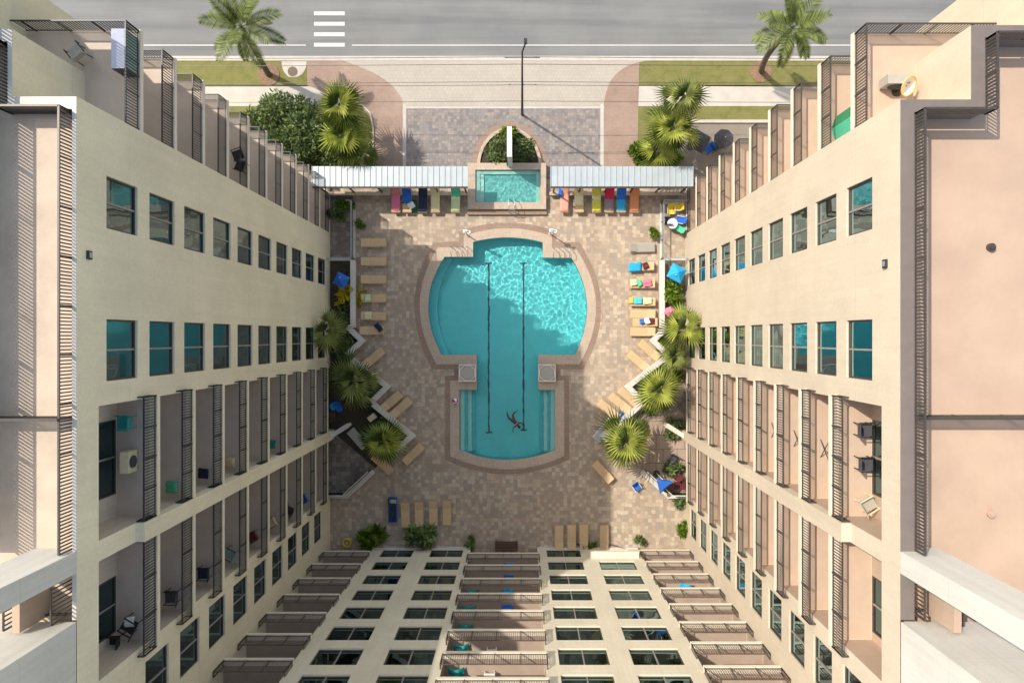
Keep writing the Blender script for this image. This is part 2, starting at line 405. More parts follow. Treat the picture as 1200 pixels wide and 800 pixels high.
# basin
bas = MB()
n = len(poolw)
for i in range(n):
    a, b = poolw[i], poolw[(i + 1) % n]
    bas.quad((*a, -.15), (*b, -.15), (*b, -1.35), (*a, -1.35))
o = struct('pool_wall', bas, M['pooltile2']); o.cycles.is_caustics_receiver = True
x0, y0 = G2(495, 545); x1, y1 = G2(695, 272)
bf = MB(); bf.quad((x0, y0, -1.35), (x1, y0, -1.35), (x1, y1, -1.35), (x0, y1, -1.35))
o = struct('pool_floor', bf, M['pooltile']); o.cycles.is_caustics_receiver = True
# shallow ledge along the curved sides
st = MB()
for sx in (-1, 1):
    for i in range(4):
        xa = (539 if sx < 0 else 650.5); w = [5, 8.5, 13, 17.5][i]
        a = (xa - 612) / 15; b = (xa - sx * w - 612) / 15
        st.mi = i % 2
        st.box(min(a, b), max(a, b), (394 - 530) / 15, (394 - 457) / 15, -1.35, -.3 - .25 * i - .002*i)
o = struct('pool_steps', st, [M['poolstep'], M['pooltile2']]); o.cycles.is_caustics_receiver = True
le = MB()
for pa in (curve3((517.5, 415.6), (501.8, 357), (521, 301)), curve3((674, 415.6), (688, 357), (669.6, 302.2))):
    sg = 1 if pa[0][0] < 600 else -1
    for p, q in zip(pa, pa[1:]):
        a, b = G2(*p), G2(*q); d = .62 * sg
        le.add([(a[0], a[1], -.85), (b[0], b[1], -.85), (b[0] + d, b[1], -.85), (a[0] + d, a[1], -.85), (b[0] + d, b[1], -1.35), (a[0] + d, a[1], -1.35)],
               [(0, 1, 2, 3), (3, 2, 4, 5)])
o = struct('pool_ledge', le, M['pooltile']); o.cycles.is_caustics_receiver = True
la = MB()
for px, y0_, y1_ in ((573, 309, 506), (613.5, 309, 503)):
    a = P(px - .9, y0_, -1.34); b = P(px + .9, y1_, -1.34)
    la.box(a.x, b.x, b.y, a.y, -1.345, -1.338)
    for yy in (y0_, y1_):
        c = P(px, yy, -1.34); la.box(c.x - .25, c.x + .25, c.y - .06, c.y + .06, -1.347, -1.340)
o = struct('lane_markings', la, M['lane']); o.cycles.is_caustics_receiver = True

def inside(x, y, poly):
    c = False; n = len(poly); j = n - 1
    for i in range(n):
        if (poly[i][1] > y) != (poly[j][1] > y) and x < (poly[j][0] - poly[i][0]) * (y - poly[i][1]) / (poly[j][1] - poly[i][1]) + poly[i][0]: c = not c
        j = i
    return c
def wave(x, y):
    return .020 * noise.noise(Vector((x * 2.6, y * 2.6, .3))) + .010 * noise.noise(Vector((x * 5.2 + 9, y * 5.2, 3)))
def water(name, poly, z, d=.065, mk=1.0, **kw):
    xs = [p[0] for p in poly]; ys = [p[1] for p in poly]
    x0, x1, y0, y1 = min(xs) - .03, max(xs) + .03, min(ys) - .03, max(ys) + .03
    nx = int((x1 - x0) / d) + 1; ny = int((y1 - y0) / d) + 1
    vs = []; idx = {}; fs = []
    def V(i, j):
        if (i, j) not in idx:
            x = x0 + i * d; y = y0 + j * d
            idx[(i, j)] = len(vs); vs.append((x, y, z + wave(x, y) * mk))
        return idx[(i, j)]
    for j in range(ny):
        for i in range(nx):
            x = x0 + (i + .5) * d; y = y0 + (j + .5) * d
            if any(inside(x + a * d, y + b * d, poly) for a in (-.8, 0, .8) for b in (-.8, 0, .8)):
                fs.append((V(i, j), V(i + 1, j), V(i + 1, j + 1), V(i, j + 1)))
    m = bpy.data.meshes.new(name); m.from_pydata(vs, [], fs); m.update()
    for p in m.polygons: p.use_smooth = True
    m.materials.append(M['water'])
    o = link(name, m, kind='structure', **kw); o.cycles.is_caustics_caster = True; return o
water('pool_water', poolw, -.10, mk=1.35)

# ------------------------------------------------------------------ small raised pool
RZ = .5
def Pz(px, py, z): v = P(px, py, z); return (v.x, v.y)
o_r = [Pz(*p, RZ) for p in rect(548, 191, 640, 245)]
i_r = [Pz(*p, RZ) for p in rect(*SPA)]
spa = thing('plunge_pool', 'small raised rectangular pool with wide cream rim at the head of the courtyard', 'pool', (*G2(594, 218), 0))
def under(o, par):
    o.parent = par; o.matrix_parent_inverse = Matrix.Translation(-Vector(par.location)); 
    return o
def rel(o, par):
    """parent o (built in world coordinates) under an unrotated thing"""
    off = Vector(par.location); 
    if o.type == 'MESH' and o.data.users == 1:
        o.data.transform(Matrix.Translation(-off)); o.parent = par
    return o
rim = ring('rim', o_r, i_r, 0, RZ, M['coping']); rel(rim, spa)
xa, ya = i_r[3]; xb, yb = i_r[1]
b = MB(); b.box(xa, xb, ya, ya + .0, -.3, .5)
b = MB()
zf = .02
b.quad((xa, ya, zf), (xb, ya, zf), (xb, yb, zf), (xa, yb, zf))
for q in ((xa, ya, xb, ya), (xb, ya, xb, yb), (xb, yb, xa, yb), (xa, yb, xa, ya)):
    b.quad((q[0], q[1], zf), (q[2], q[3], zf), (q[2], q[3], .42), (q[0], q[1], .42))
o = rel(b.build('basin', M['spatile']), spa); o.cycles.is_caustics_receiver = True
b = MB(); b.box(xa, xa + .35, ya, yb, zf, .3); b.box(xa + .35, xa + .65, ya, yb - .3, zf, .17)
b.box(xa + .35, xb, yb - .3, yb, zf, .26); b.box(xb - .3, xb, ya, yb - .3, zf, .24)
o = rel(b.build('step', M['poolstep']), spa); o.cycles.is_caustics_receiver = True
o = water('spa_water', i_r, .42, .05, 1.9); del o['kind']; o.name = 'water'; rel(o, spa)
b = MB(); ax, ay = Pz(548, 245, RZ); bx, by = Pz(640, 245, RZ); b.box(ax - .05, bx + .05, ay - .38, ay - .003, 0, .22)
rel(b.build('step', M['pinkband']), spa)
b = MB()
for sx in (-.22, .22):
    c = P(600, 240, .5); x = c.x + sx
    b.tube([(x, c.y + .5, .1), (x, c.y + .45, .9), (x, c.y + .2, 1.25), (x, c.y - .2, 1.25), (x, c.y - .5, .95), (x, c.y - .55, .2)], .028)
b.tube([(P(600, 240, .5).x - .22, P(600, 240, .5).y - .5, .95), (P(600, 240, .5).x + .22, P(600, 240, .5).y - .5, .95)], .02)
b.build('handrail', M['rail_light'], **dict(label='steel double handrail over the front rim of the small raised pool', category='handrail'))

# arc planter with pylon sign
ap = thing('planter_bed', 'half round planted bed with cream kerb behind the small raised pool', 'planter', (*G2(597, 190), 0))
oa = pxpoly(arc(597, 196, 38, 46, 0, 180)); ia = pxpoly(arc(597, 196, 34.5, 42, 0, 180))
rel(ring('kerb', oa, ia, 0, .22, M['coping']), ap)
b = MB(); b.prism(ia, 0, .08); rel(b.build('soil', M['soil']), ap)
ring('path_band', pxpoly(arc(597, 197, 45, 54, 0, 180)), pxpoly(arc(597, 197, 38.5, 47, 0, 180)), 0, .014, M['pinkband'], kind='structure')
pylon = thing('pylon_sign', 'tall narrow white pylon sign standing in the half round bed', 'sign', (*Pz(597, 166, 3.6), 0))
b = MB(); b.box(-.17, .17, -1.1, 1.1, .5, 3.6); b.build('panel', M['white'], pylon)
b = MB(); b.box(-.26, -.173, -1.0, 1.0, .5, 3.3); b.build('side_panel', M['charcoal'], pylon)
b = MB(); b.box(-.12, .12, -.9, .9, 0, .5); b.build('base', M['maroon'], pylon)

# ------------------------------------------------------------------ railings
def rail_path(mb, pts, z, h, sp=.115, post=1.35, bw=.03, brace=False, rw=.05):
    """pts: list of (x,y) in mb coordinates"""
    for (a, b) in zip(pts, pts[1:]):
        a = Vector((*a, 0)); b = Vector((*b, 0)); L = (b - a).length; d = (b - a) / L
        mb.bar(a + Vector((0, 0, z + h)), b + Vector((0, 0, z + h)), rw, .05)
        mb.bar(a + Vector((0, 0, z + .08)), b + Vector((0, 0, z + .08)), .035, .035)
        n = max(1, int(L / sp))
        for i in range(1, n):
            p = a + d * (L * i / n)
            mb.bar(p + Vector((0, 0, z + .08)), p + Vector((0, 0, z + h)), bw, bw)
        m = max(1, round(L / post))
        for i in range(m + 1):
            p = a + d * (L * i / m)
            mb.bar(p + Vector((0, 0, z)), p + Vector((0, 0, z + h)), .05, .05)
            if brace and 0 < i < m:
                q = Vector((-d.y, d.x, 0)) * brace
                mb.bar(p + Vector((0, 0, z + h * .8)), p + q + Vector((0, 0, z)), .03, .03)

# ------------------------------------------------------------------ hotel wings
HT = 30.5; RF = 30.12
TL = lambda s, n, z: (-15.0 + n, s, z)
TR = lambda s, n, z: (12.73 - n, s, z)
TS = lambda s, n, z: (s, -16.47 + n, z)
def wallgrid(mb, s0, s1, z0, z1, ops, n=0.0, reveal=True):
    ss = sorted({s0, s1} | {x for o in ops for x in o[:2] if s0 < x < s1}); zs = sorted({z0, z1} | {x for o in ops for x in o[2:4] if z0 < x < z1})
    for a, b in zip(ss, ss[1:]):
        za = None
        for c, d in zip(zs, zs[1:]):
            ms, mz = (a + b) / 2, (c + d) / 2
            if any(o[0] < ms < o[1] and o[2] < mz < o[3] for o in ops): continue
            mb.quad((a, n, c), (b, n, c), (b, n, d), (a, n, d))
    for o in ops:
        a, b, c, d, dp = o
        if not reveal or dp is None: continue
        mb.quad((a, n, c), (b, n, c), (b, n - dp, c), (a, n - dp, c)); mb.quad((a, n, d), (b, n, d), (b, n - dp, d), (a, n - dp, d))
        mb.quad((a, n, c), (a, n, d), (a, n - dp, d), (a, n - dp, c)); mb.quad((b, n, c), (b, n, d), (b, n - dp, d), (b, n - dp, c))
def window_proto(T, w, h, n, glass, name='window', sill=True):
    """frame mesh (origin at window centre bottom) with a pane child"""
    o0 = Vector(T(0, 0, 0))
    L = lambda s, nn, z: tuple(Vector(T(s, nn, z)) - o0)
    b = MB(L); f = .07
    b.box(-w / 2, w / 2, n, n + .07, 0, f); b.box(-w / 2, w / 2, n, n + .07, h - f, h)
    b.box(-w / 2, -w / 2 + f, n, n + .07, f, h - f); b.box(w / 2 - f, w / 2, n, n + .07, f, h - f)
    b.mi = 1; b.box(-.035, .035, n, n + .075, f, h - f)
    m = b.mesh(name); m.materials.append(M['frame']); m.materials.append(M['mullion'])
    p = MB(L); t = random.uniform(-.004, .004)
    p.quad((-w / 2 + f, n + .02, f), (-.03, n + .02, f), (-.03, n + .02, h - f), (-w / 2 + f, n + .02, h - f))
    p.quad((.03, n + .024, f), (w / 2 - f, n + .018, f), (w / 2 - f, n + .020, h - f), (.03, n + .026, h - f))
    pm = p.mesh('pane'); pm.materials.append(glass)
    return m, pm
class Proto: pass
def place_windows(par, T, specs, glass):
    """specs: (s centre, width, height, list of sills)"""
    for sc_, w, h, zs in specs:
        m, pm = window_proto(T, w, h, -.16, glass)
        for z in zs:
            p = Vector(T(sc_, 0, z))
            o = link('window', m, par, p - Vector(par.location)); link('pane', pm, o)
def bay(par, T, s0, s1, ztop, levels, doors, wallm, floorm, slabm, railm, d=1.35, proj=.3, h=.9, ret=True, rs0=None, rs1=None, th=.22, rbw=.03):
    rs0 = s0 if rs0 is None else rs0; rs1 = s1 if rs1 is None else rs1
    off = Vector(par.location)
    b = MB(T)
    zs = [0.0] + list(levels)
    dops = []
    for z in levels:
        for (da, db) in doors: dops.append((da, db, z + .02, z + 2.15, .08))
    wallgrid(b, s0, s1, 0, ztop, dops, n=-d)
    for s in (s0, s1): b.quad((s, 0, 0), (s, -d, 0), (s, -d, ztop), (s, 0, ztop))
    b.quad((s0, 0, ztop), (s1, 0, ztop), (s1, -d, ztop), (s0, -d, ztop))
    rel(b.build('recess_wall', wallm), par)
    # one balcony: slab + railing, copied up the stack
    o0 = Vector(T(0, 0, 0)); L = lambda s, nn, z: tuple(Vector(T(s, nn, z)) - o0)
    sm = MB(L); sm.box(s0 + .003, s1 - .003, -d + .003, 0, -th, 0); sm.box(rs0, rs1, 0, proj, -th, 0)
    sm.mi = 1; sm.box(s0 + .02, s1 - .02, -d + .02, -.02, 0, .006)
    smm = sm.mesh('balcony'); smm.materials.append(slabm); smm.materials.append(floorm)
    rm = MB(L)
    pts = [(rs0 + .03, proj - .05), (rs1 - .03, proj - .05)]
    if ret: pts = [(rs0 + .03, -.02)] + pts + [(rs1 - .03, -.02)]
    rail_path(rm, pts, 0, h, bw=rbw, rw=.05 if rbw > .025 else .035)
    rmm = rm.mesh('railing'); rmm.materials.append(railm)
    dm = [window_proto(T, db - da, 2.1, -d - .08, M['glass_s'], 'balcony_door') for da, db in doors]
    for z in levels:
        p = Vector(T(0, 0, z))
        o = link('balcony', smm, par, p - off); link('railing', rmm, o)
        for (da, db), (m, pm) in zip(doors, dm):
            q = link('balcony_door', m, par, Vector(T((da + db) / 2, 0, z + .02)) - off); link('pane', pm, q)

def V(v): return -v / 15.0
# plans -------------------------------------------------------------
lwing = thing('hotel_wing', 'left hotel wing with pale yellow stucco wall of dark windows and white edged roof', 'building', (-20, 0, 0), group='wings of the hotel round the courtyard')
rwing = thing('hotel_wing', 'right hotel wing with sunlit cream wall, pink roof and grey parapet', 'building', (18, 0, 0), group='wings of the hotel round the courtyard')
swing = thing('hotel_wing', 'rear hotel wing below the pool with columns of wide dark windows and balcony stacks', 'building', (-1, -22, 0), group='wings of the hotel round the courtyard')
FIN = (108.5, 119.5)
def side_wing(par, T, wm, fm, slabm, railm, left):
    RF = 30.12 if left else 29.75
    NV = -121 if left else -119.5
    heads = [3.2 + 2.85 * k for k in range(10)] if left else [2.95 + 2.85 * k for k in range(10)]
    wsp = []; ops = []
    sills = [1.2 + 2.85 * k for k in range(10)] if left else [1.0 + 2.85 * k for k in range(10)]
    for va, vb in ((-87, -58.5), (-9.3, 24.3)):
        a, b = V(vb), V(va); hh = 2.0
        for z in sills: ops.append((a, b, z, z + hh, .16))
        wsp.append(((a + b) / 2, b - a, hh, sills))
    z3 = [-.45 + 2.8 * k for k in range(1, 10)] if left else [1.6 + 2.75 * k for k in range(0, 10)]
    a, b = V(226), V(194.5)
    hh3 = 1.8
    if left: z3 = [2.33 + 2.77 * k for k in range(9)]
    for z in z3: ops.append((a, b, z, z + hh3, .16))
    wsp.append(((a + b) / 2, b - a, hh3, z3))
    lv = [1.8 + 3.02 * j for j in range(9)]
    b1 = (V(FIN[0]), V(37)); b2 = (V(183), V(FIN[1]))
    ops.append((*b1, 0, 29.3, None)); ops.append((*b2, 0, 29.3, None))
    mb = MB(T); wallgrid(mb, -16.47, V(NV), 0, HT, ops); rel(mb.build('wall', wm), par)
    place_windows(par, T, wsp, M['glass'])
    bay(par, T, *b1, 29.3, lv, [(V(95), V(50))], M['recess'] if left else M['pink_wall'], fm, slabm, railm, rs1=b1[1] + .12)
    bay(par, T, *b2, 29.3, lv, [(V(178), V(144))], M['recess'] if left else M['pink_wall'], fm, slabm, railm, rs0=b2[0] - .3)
    # projecting fin between the bays, carried up above the roof
    f = MB(T); f.box(V(FIN[1]) + .003, V(FIN[0]) - .003, -1.34, -.003, 0, 29.3); f.box(V(FIN[1]) + .003, V(FIN[0]) - .003, -.003, .36, 0, 27.0); rel(f.build('fin', wm), par)
    f = MB(T); f.box(V(FIN[1]), V(FIN[0]), -1.62 if left else -1.45, -.003, HT - .4, 36.5 if left else 40); rel(f.build('roof_fin', M['wall_white']), par)
    # raised rear part above the roof line
    f = MB(T)
    f.box(V(300), V(144), -3.5 if left else -6, -.02, HT, 36.5 if left else 40); rel(f.build('upper_wall', M['wall_white']), par)
    f = MB(T)
    f.box(V(142.5), V(127), -1.36, -1.12, RF, 31.6); f.build('post', M['pink_wall']).parent = None
    C.objects[-1].parent = par; C.objects[-1].data.transform(Matrix.Translation(-Vector(par.location)))
    # north notch: second and third setbacks
    n2 = -2.17 if left else -2.38
    v2 = -155 if left else -157
    mb = MB(T)
    steps = [(0, NV), (n2, NV), (n2, v2), (n2 * 2.05, v2), (n2 * 2.05, v2 - 38), (n2 * 3.1, v2 - 38), (n2 * 3.1, v2 - 76), (-19, v2 - 76)]
    for (na, va), (nb, vb) in zip(steps, steps[1:]):
        mb.quad((V(va), na, 0), (V(vb), nb, 0), (V(vb), nb, HT), (V(va), na, HT))
    mb.quad((V(v2 - 76), -19, 0), (-30, -19, 0), (-30, -19, HT), (V(v2 - 76), -19, HT))
    rel(mb.build('end_wall', wm), par)
    # north balconies in the notch
    VN = -180.5 if left else -175
    lvn = [.2 + 2.645 * j for j in range(11)] if left else [.4 + 2.98 * j for j in range(10)]
    o0 = Vector(T(0, 0, 0)); L = lambda s, nn, z: tuple(Vector(T(s, nn, z)) - o0)
    sm = MB(L); sm.box(V(NV) + .004, V(VN), -5.5, 0, -.22, 0)
    sm.mi = 1; sm.box(V(NV) + .02, V(VN) - .03, -5.5, -.03, 0, .006)
    smm = sm.mesh('end_balcony'); smm.materials.append(M['slab'] if left else slabm); smm.materials.append(M['floor_b'] if left else M['floor_p'])
    rm = MB(L); rail_path(rm, [(V(NV) + .06, -.06), (V(VN) - .06, -.06), (V(VN) - .06, -5.4)], 0, .9)
    rmm = rm.mesh('railing'); rmm.materials.append(railm)
    for z in lvn:
        o = link('end_balcony', smm, par, Vector(T(0, 0, z)) - Vector(par.location)); link('railing', rmm, o)
    # roof
    rb = MB(T)
    poly = [(-30, 0), (V(NV), 0), (V(NV), n2), (V(v2), n2), (V(v2), n2 * 2.05), (V(v2 - 38), n2 * 2.05), (V(v2 - 38), n2 * 3.1), (V(v2 - 76), n2 * 3.1), (V(v2 - 76), -19), (-30, -19)]
    pw = [T(s, nn, 0)[:2] for s, nn in poly]
    bm = bmesh.new(); bm.faces.new([bm.verts.new((x, y, RF)) for x, y in pw]); bmesh.ops.triangulate(bm, faces=bm.faces[:])
    m = bpy.data.meshes.new('roof'); bm.to_mesh(m); bm.free(); m.materials.append(M['roof_left'] if left else M['roof_right'])
    rel(link('roof', m), par)
    # coping
    cw_, cn = (.15, .42) if left else (.47, .42)
    cb = MB(T)
    cm = M['coping_white'] if left else M['coping_grey']
    cb.box(V(FIN[0]) , V(NV) - .003, -cw_, -.003, RF, HT + .012)
    cb.box(V(NV) - cn, V(NV) - .003, n2 - (cw_ - .002), -cw_, RF, HT + .012)
    cb.box(V(NV) - .003, V(v2) - .003, n2 - cw_, n2 - .003, RF, HT + .012)
    cb.box(V(v2) - cn, V(v2) - .003, n2 * 2.05 - cw_, n2 - cw_, RF, HT + .012)
    cb.box(V(v2) - .003, V(v2 - 38), n2 * 2.05 - cw_, n2 * 2.05 - .003, RF, HT + .012)
    cb.box(V(143), V(FIN[1]), -cw_, -.003, RF, HT + .012)
    rel(cb.build('coping', cm), par)
    # roof railings
    g = (.24 if left else .5)
    rr = MB(T)
    br = -.0
    rail_path(rr, [(V(FIN[0]) + .05, -g), (V(NV) - cn - .06, -g), (V(NV) - cn - .06, n2 - g), (V(v2) - cn - .06, n2 - g), (V(v2) - cn - .06, n2 * 2.05 - g), (V(v2 - 38), n2 * 2.05 - g)],
              RF + .02 if left else HT - .05, .9 if left else .62, sp=.118, bw=.045, post=1.6, brace=.0, rw=.07)
    rail_path(rr, [(V(41), -g), (V(41), -9)], RF, 1.0, sp=.105, bw=.035, post=1.6, rw=.09)
    rail_path(rr, [(V(FIN[1]) - .1, -g), (V(140), -g)], RF, 1.3, sp=.14, bw=.035)
    rail_path(rr, [(V(141), -g - .1), (V(141), -1.35)], RF + .1, .2, sp=.5)
    rail_path(rr, [(V(142), -1.7), (V(122), -1.7)], RF, 1.4, sp=.14, bw=.04)
    rel(rr.build('roof_railing', M['rail_grey'] if not left else M['rail_grey']), par)
    if left:
        wb = MB(T); wb.box(V(104), V(v2 - 38), -8, -3.0, RF, RF + 1.0); rel(wb.build('roof_terrace', M['wall_white']), par)
        w2 = MB(T); rail_path(w2, [(V(104), -3.04), (V(v2 - 38), -3.04)], RF + 1.0, .9, sp=.125, bw=.055, post=1.6, rw=.08)
        rel(w2.build('terrace_railing', M['rail_grey']), par)
side_wing(lwing, TL, M['wall_left'], M['floor_b'], M['wall_left'], M['rail'], True)
side_wing(rwing, TR, M['wall_right'], M['floor_p'], M['slab'], M['rail_grey'], False)

# rear wing
ops = []; wsp = []
ws = [.47 + 2.81 * j for j in range(10)]
for ua, ub in ((-161, -125), (-105, -68), (28, 66.5), (84, 123)):
    a, b = ua / 15, ub / 15
    for z in ws: ops.append((a, b, z, z + 1.83, .16))
    wsp.append(((a + b) / 2, b - a, 1.83, ws))
stacks = [((-225.01 / 15, -174 / 15), [1.95 + 2.88 * j for j in range(10)], [(-215 / 15, -188 / 15)]),
          ((-60 / 15, 17.5 / 15), [2.4 + 2.68 * j for j in range(10)], [(-50 / 15, -10 / 15)]),
          ((135 / 15, 190.9 / 15), [1.65 + 2.62 * j for j in range(11)], [(150 / 15, 180 / 15)])]
for st_, _, _ in stacks: ops.append((*st_, 0, 30.0, None))
mb = MB(TS); wallgrid(mb, -15, 12.73, 0, HT, ops)
for x in (-15, 12.73): mb.quad((x, 0, 0), (x, -16, 0), (x, -16, HT), (x, 0, HT))
mb.quad((-34, -16, 0), (34, -16, 0), (34, -16, HT), (-34, -16, HT))
rel(mb.build('wall', M['wall_south']), swing)
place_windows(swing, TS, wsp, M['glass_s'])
for (a, b), lv, drs in stacks:
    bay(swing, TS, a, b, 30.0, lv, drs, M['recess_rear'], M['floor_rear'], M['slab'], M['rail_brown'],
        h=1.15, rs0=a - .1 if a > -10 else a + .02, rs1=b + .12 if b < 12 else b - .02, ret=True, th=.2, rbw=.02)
rb = MB(TS); rb.box(-34, 34, -16, -.003, HT - .2, HT); rel(rb.build('roof', M['roof_right']), swing)
cn_ = MB(TS); cn_.box(76 / 15, 130 / 15, .003, .5, 2.35, 2.62); rel(cn_.build('canopy', M['wall_south']), swing)
for xa_, xb_ in ((-11.6, -4.1), (1.3, 9)):
    bs = MB(TS); bs.box(xa_, xb_, .003, .06, -.2, .35); rel(bs.build('plinth', M['wall_white']), swing)

# wall lamps, roof vents
for T, v, z, lb in ((TL, -42, 29.9, 'small dark box lamp high on the left yellowish wall'), (TR, -38, 29.6, 'small dark box lamp high on the right cream wall')):
    b = MB(T); b.box(V(v) - .15, V(v) + .15, .003, .09, z - .11, z + .11); b.mi = 1; b.box(V(v) - .09, V(v) + .09, .09, .11, z - .07, z + .07)
    o = b.build('wall_lamp', [M['rail'], M['rail_light']]); tag(o, lb, 'lamp')
for px, py, c, lb in ((1160, 290, M['rail_grey'], 'dark round vent cap on the pink roof'), (1160, 601, M['roof_right'], 'pinkish vent patch on the pink roof near the white fin')):
    RFr = 29.75; x, y = Pz(px, py, RFr); b = MB(); b.disc((x, y), .14, RFr, RFr + .12, 20); b.disc((x, y), .08, RFr + .12, RFr + .17, 16)
    tag(b.build('roof_vent', c), lb, 'vent')

# ------------------------------------------------------------------ awnings
def awning(x0, x1, lab):
    z = 3.0
    a = P(x0, 195, z); c = P(x1, 218.5, z)
    t = thing('awning', lab, 'awning', ((a.x + c.x) / 2, (a.y + c.y) / 2, 0))
    L = Vector(t.location); X0, X1, Y0, Y1 = a.x - L.x, c.x - L.x, c.y - L.y, a.y - L.y
    b = MB(); b.box(X0, X1, Y0, Y1, z - .08, z)
    n = int((X1 - X0) / .42)
    for i in range(n + 1):
        x = X0 + (X1 - X0) * i / n; b.box(x - .025, x + .025, Y0, Y1, z + .001, z + .05)
    b.build('roof_sheet', M['awning'], t)
    b = MB(); b.box(X0, X1, Y0 - .1, Y0 - .003, z - .22, z - .02); b.build('gutter', M['rail_grey'], t)
    m = 6
    for i in range(m):
        x = X0 + .3 + (X1 - X0 - .6) * i / (m - 1)
        b = MB(); b.bar((x, Y0 + .1, 0), (x, Y0 + .1, z - .1), .1, .1); b.build('post', M['rail'], t)
    b = MB()
    for i in range(11):
        x = X0 + (X1 - X0) * (i + .3) / 11; b.bar((x, Y0 - .02, z - .25), (x + .45, Y0 + .75, z - 1.1), .05, .06)
    b.build('bracket', M['rail'], t)
    b = MB(); b.bar((X0, Y0 + .0, .45), (X1, Y0 + .0, .45), .28, .08); b.bar((X0, Y0 + .0, .2), (X1, Y0 + .0, .2), .1, .4); b.build('bench_rail', M['coping'], t)
    return t
awning(366, 548, 'long white ribbed metal awning left of the small pool')
awning(645.5, 812, 'long white ribbed metal awning right of the small pool')

# ------------------------------------------------------------------ loungers
def make_lounger(name, bedm, ribm, label, back=.18, h=.34, grp='sun loungers round the pool'):
    """length along x, head at -x"""
    t = thing(name, label, 'sun lounger', group=grp)
    w, L = .66, 1.94
    b = MB()
    for s in (-1, 1): b.bar((-.35, s * w / 2, h - .03), (L / 2, s * w / 2, h - .03), .05, .07); b.bar((-L / 2, s * w / 2, h - .03), (-.35, s * w / 2, h - .03), .05, .07)
    b.bar((L / 2, -w / 2, h - .03), (L / 2, w / 2, h - .03), .05, .07); b.bar((-L / 2, -w / 2, h - .03), (-L / 2, w / 2, h - .03), .05, .07)
    b.build('frame', ribm, t)
    b = MB(); n = 15
    for i in range(n):
        x = -.33 + (L / 2 + .3) * i / n; b.box(x, x + (L / 2 + .3) / n - .016, -w / 2 + .03, w / 2 - .03, h - .02 , h + .012)
    b.build('seat', bedm, t)
    b = MB(); n = 9; bl = L / 2 - .35
    for i in range(n):
        u0, u1 = i / n, (i + 1) / n - .022
        b.add([(-.35 - bl * u0, -w / 2 + .02, h + .015 + back * u0), (-.35 - bl * u1, -w / 2 + .02, h + .015 + back * u1), (-.35 - bl * u1, w / 2 - .02, h + .015 + back * u1), (-.35 - bl * u0, w / 2 - .02, h + .015 + back * u0),
               (-.35 - bl * u0, -w / 2 + .02, h - .01 + back * u0), (-.35 - bl * u1, -w / 2 + .02, h - .01 + back * u1), (-.35 - bl * u1, w / 2 - .02, h - .01 + back * u1), (-.35 - bl * u0, w / 2 - .02, h - .01 + back * u0)],
              [(0, 1, 2, 3), (7, 6, 5, 4), (0, 4, 5, 1), (1, 5, 6, 2), (2, 6, 7, 3), (3, 7, 4, 0)])
    b.build('backrest', bedm, t)
    for sx in (-.72, .75):
        for sy in (-.27, .27):
            b = MB(); b.box(sx - .025, sx + .025, sy - .025, sy + .025, 0, h - .065); b.build('leg', ribm, t)
    return t
tan0 = make_lounger('sun_lounger', M['tan'], M['tan_rib'], 'x'); first = [True]
def lounger(px, py, rz, label, proto=None, z=.18):
    p = P(px, py, z); loc = (p.x, p.y, .004); global tan0
    if proto is None:
        if first[0]: first[0] = False; tan0.location = loc; tan0.rotation_euler = (0, 0, R(rz)); tan0['label'] = label; return tan0
        return dup(tan0, loc=loc, rz=R(rz), label=label)
    proto.location = loc; proto.rotation_euler = (0, 0, R(rz)); proto['label'] = label; return proto
lcol = [(438.5, 284.5, 'bare'), (438.5, 306.5, 'bare'), (438.5, 327.5, 'bare'), (438.5, 349.5, ''), (438.5, 370, ''), (437, 387, '')]
ords = ['first', 'second', 'third', 'fourth', 'fifth', 'sixth', 'seventh']
for i, (x, y, _) in enumerate(lcol):
    lounger(x, y, random.uniform(-1.5, 1.5), f'{ords[i]} tan lounger from the top in the column beside the left white planter wall')
lounger(438.7, 419, 40, 'tan lounger set diagonally below the small dark diamond planter on the left')
lounger(459, 470, 41, 'upper tan lounger of the diagonal pair left of the pool steps')
lounger(470.6, 477.5, 42, 'lower tan lounger of the diagonal pair left of the pool steps')
lounger(485, 531, 44, 'lone diagonal tan lounger beside the lowest fan palm on the left')
lounger(449, 543, -43, 'tan lounger half hidden under the lowest fan palm on the left')
for i, (x, y) in enumerate(((475.5, 602.5), (491.5, 601.5), (508, 600), (524, 600))):
    lounger(x, y, -90 + [2, 1, 1, 0][i], f'{ords[i]} tan lounger to the right of the blue one near the lower left plants')
for i, (x, y) in enumerate(((655, 629), (669.7, 628.5), (684, 628), (707.7, 629))):
    lounger(x, y, 90, f'{ords[i]} lounger from the left in the row by the rear wall right of the bench')
blue_l = make_lounger('sun_lounger', M['navy'], M['blue'], 'x'); lounger(460.5, 596.5, -90, 'dark blue lounger at the left end of the lower left row', blue_l)
grey_l = make_lounger('sun_lounger', M['palegrey_sling'], M['palegrey_sling'], 'x'); lounger(751.7, 290, 1, 'grey slatted lounger topmost in the right column', grey_l)
rcol = [(751, 312), (752, 332.5), (752.5, 353.5), (752.5, 368), (755, 377.5), (752.5, 388.5)]
names_r = ['tan lounger under the bright blue towel in the right column', 'tan lounger under the pink and green towels in the right column', 'tan lounger under the yellow and cyan towels in the right column',
           'bare tan lounger just below the yellow and cyan towels in the right column', 'tan lounger with white, blue and dark red clothes in the right column', 'bare tan lounger lowest in the right column']
for (x, y), lb in zip(rcol, names_r): lounger(x, y, 180 + random.uniform(-1, 1), lb)
lounger(747, 422.5, 140, 'lower lounger of the diagonal pair beside the right diamond planter')
lounger(760, 410, 139, 'upper lounger of the diagonal pair beside the right diamond planter')
lounger(725.5, 471.5, 141, 'pale tan lounger in the middle of the diagonal trio on the right')
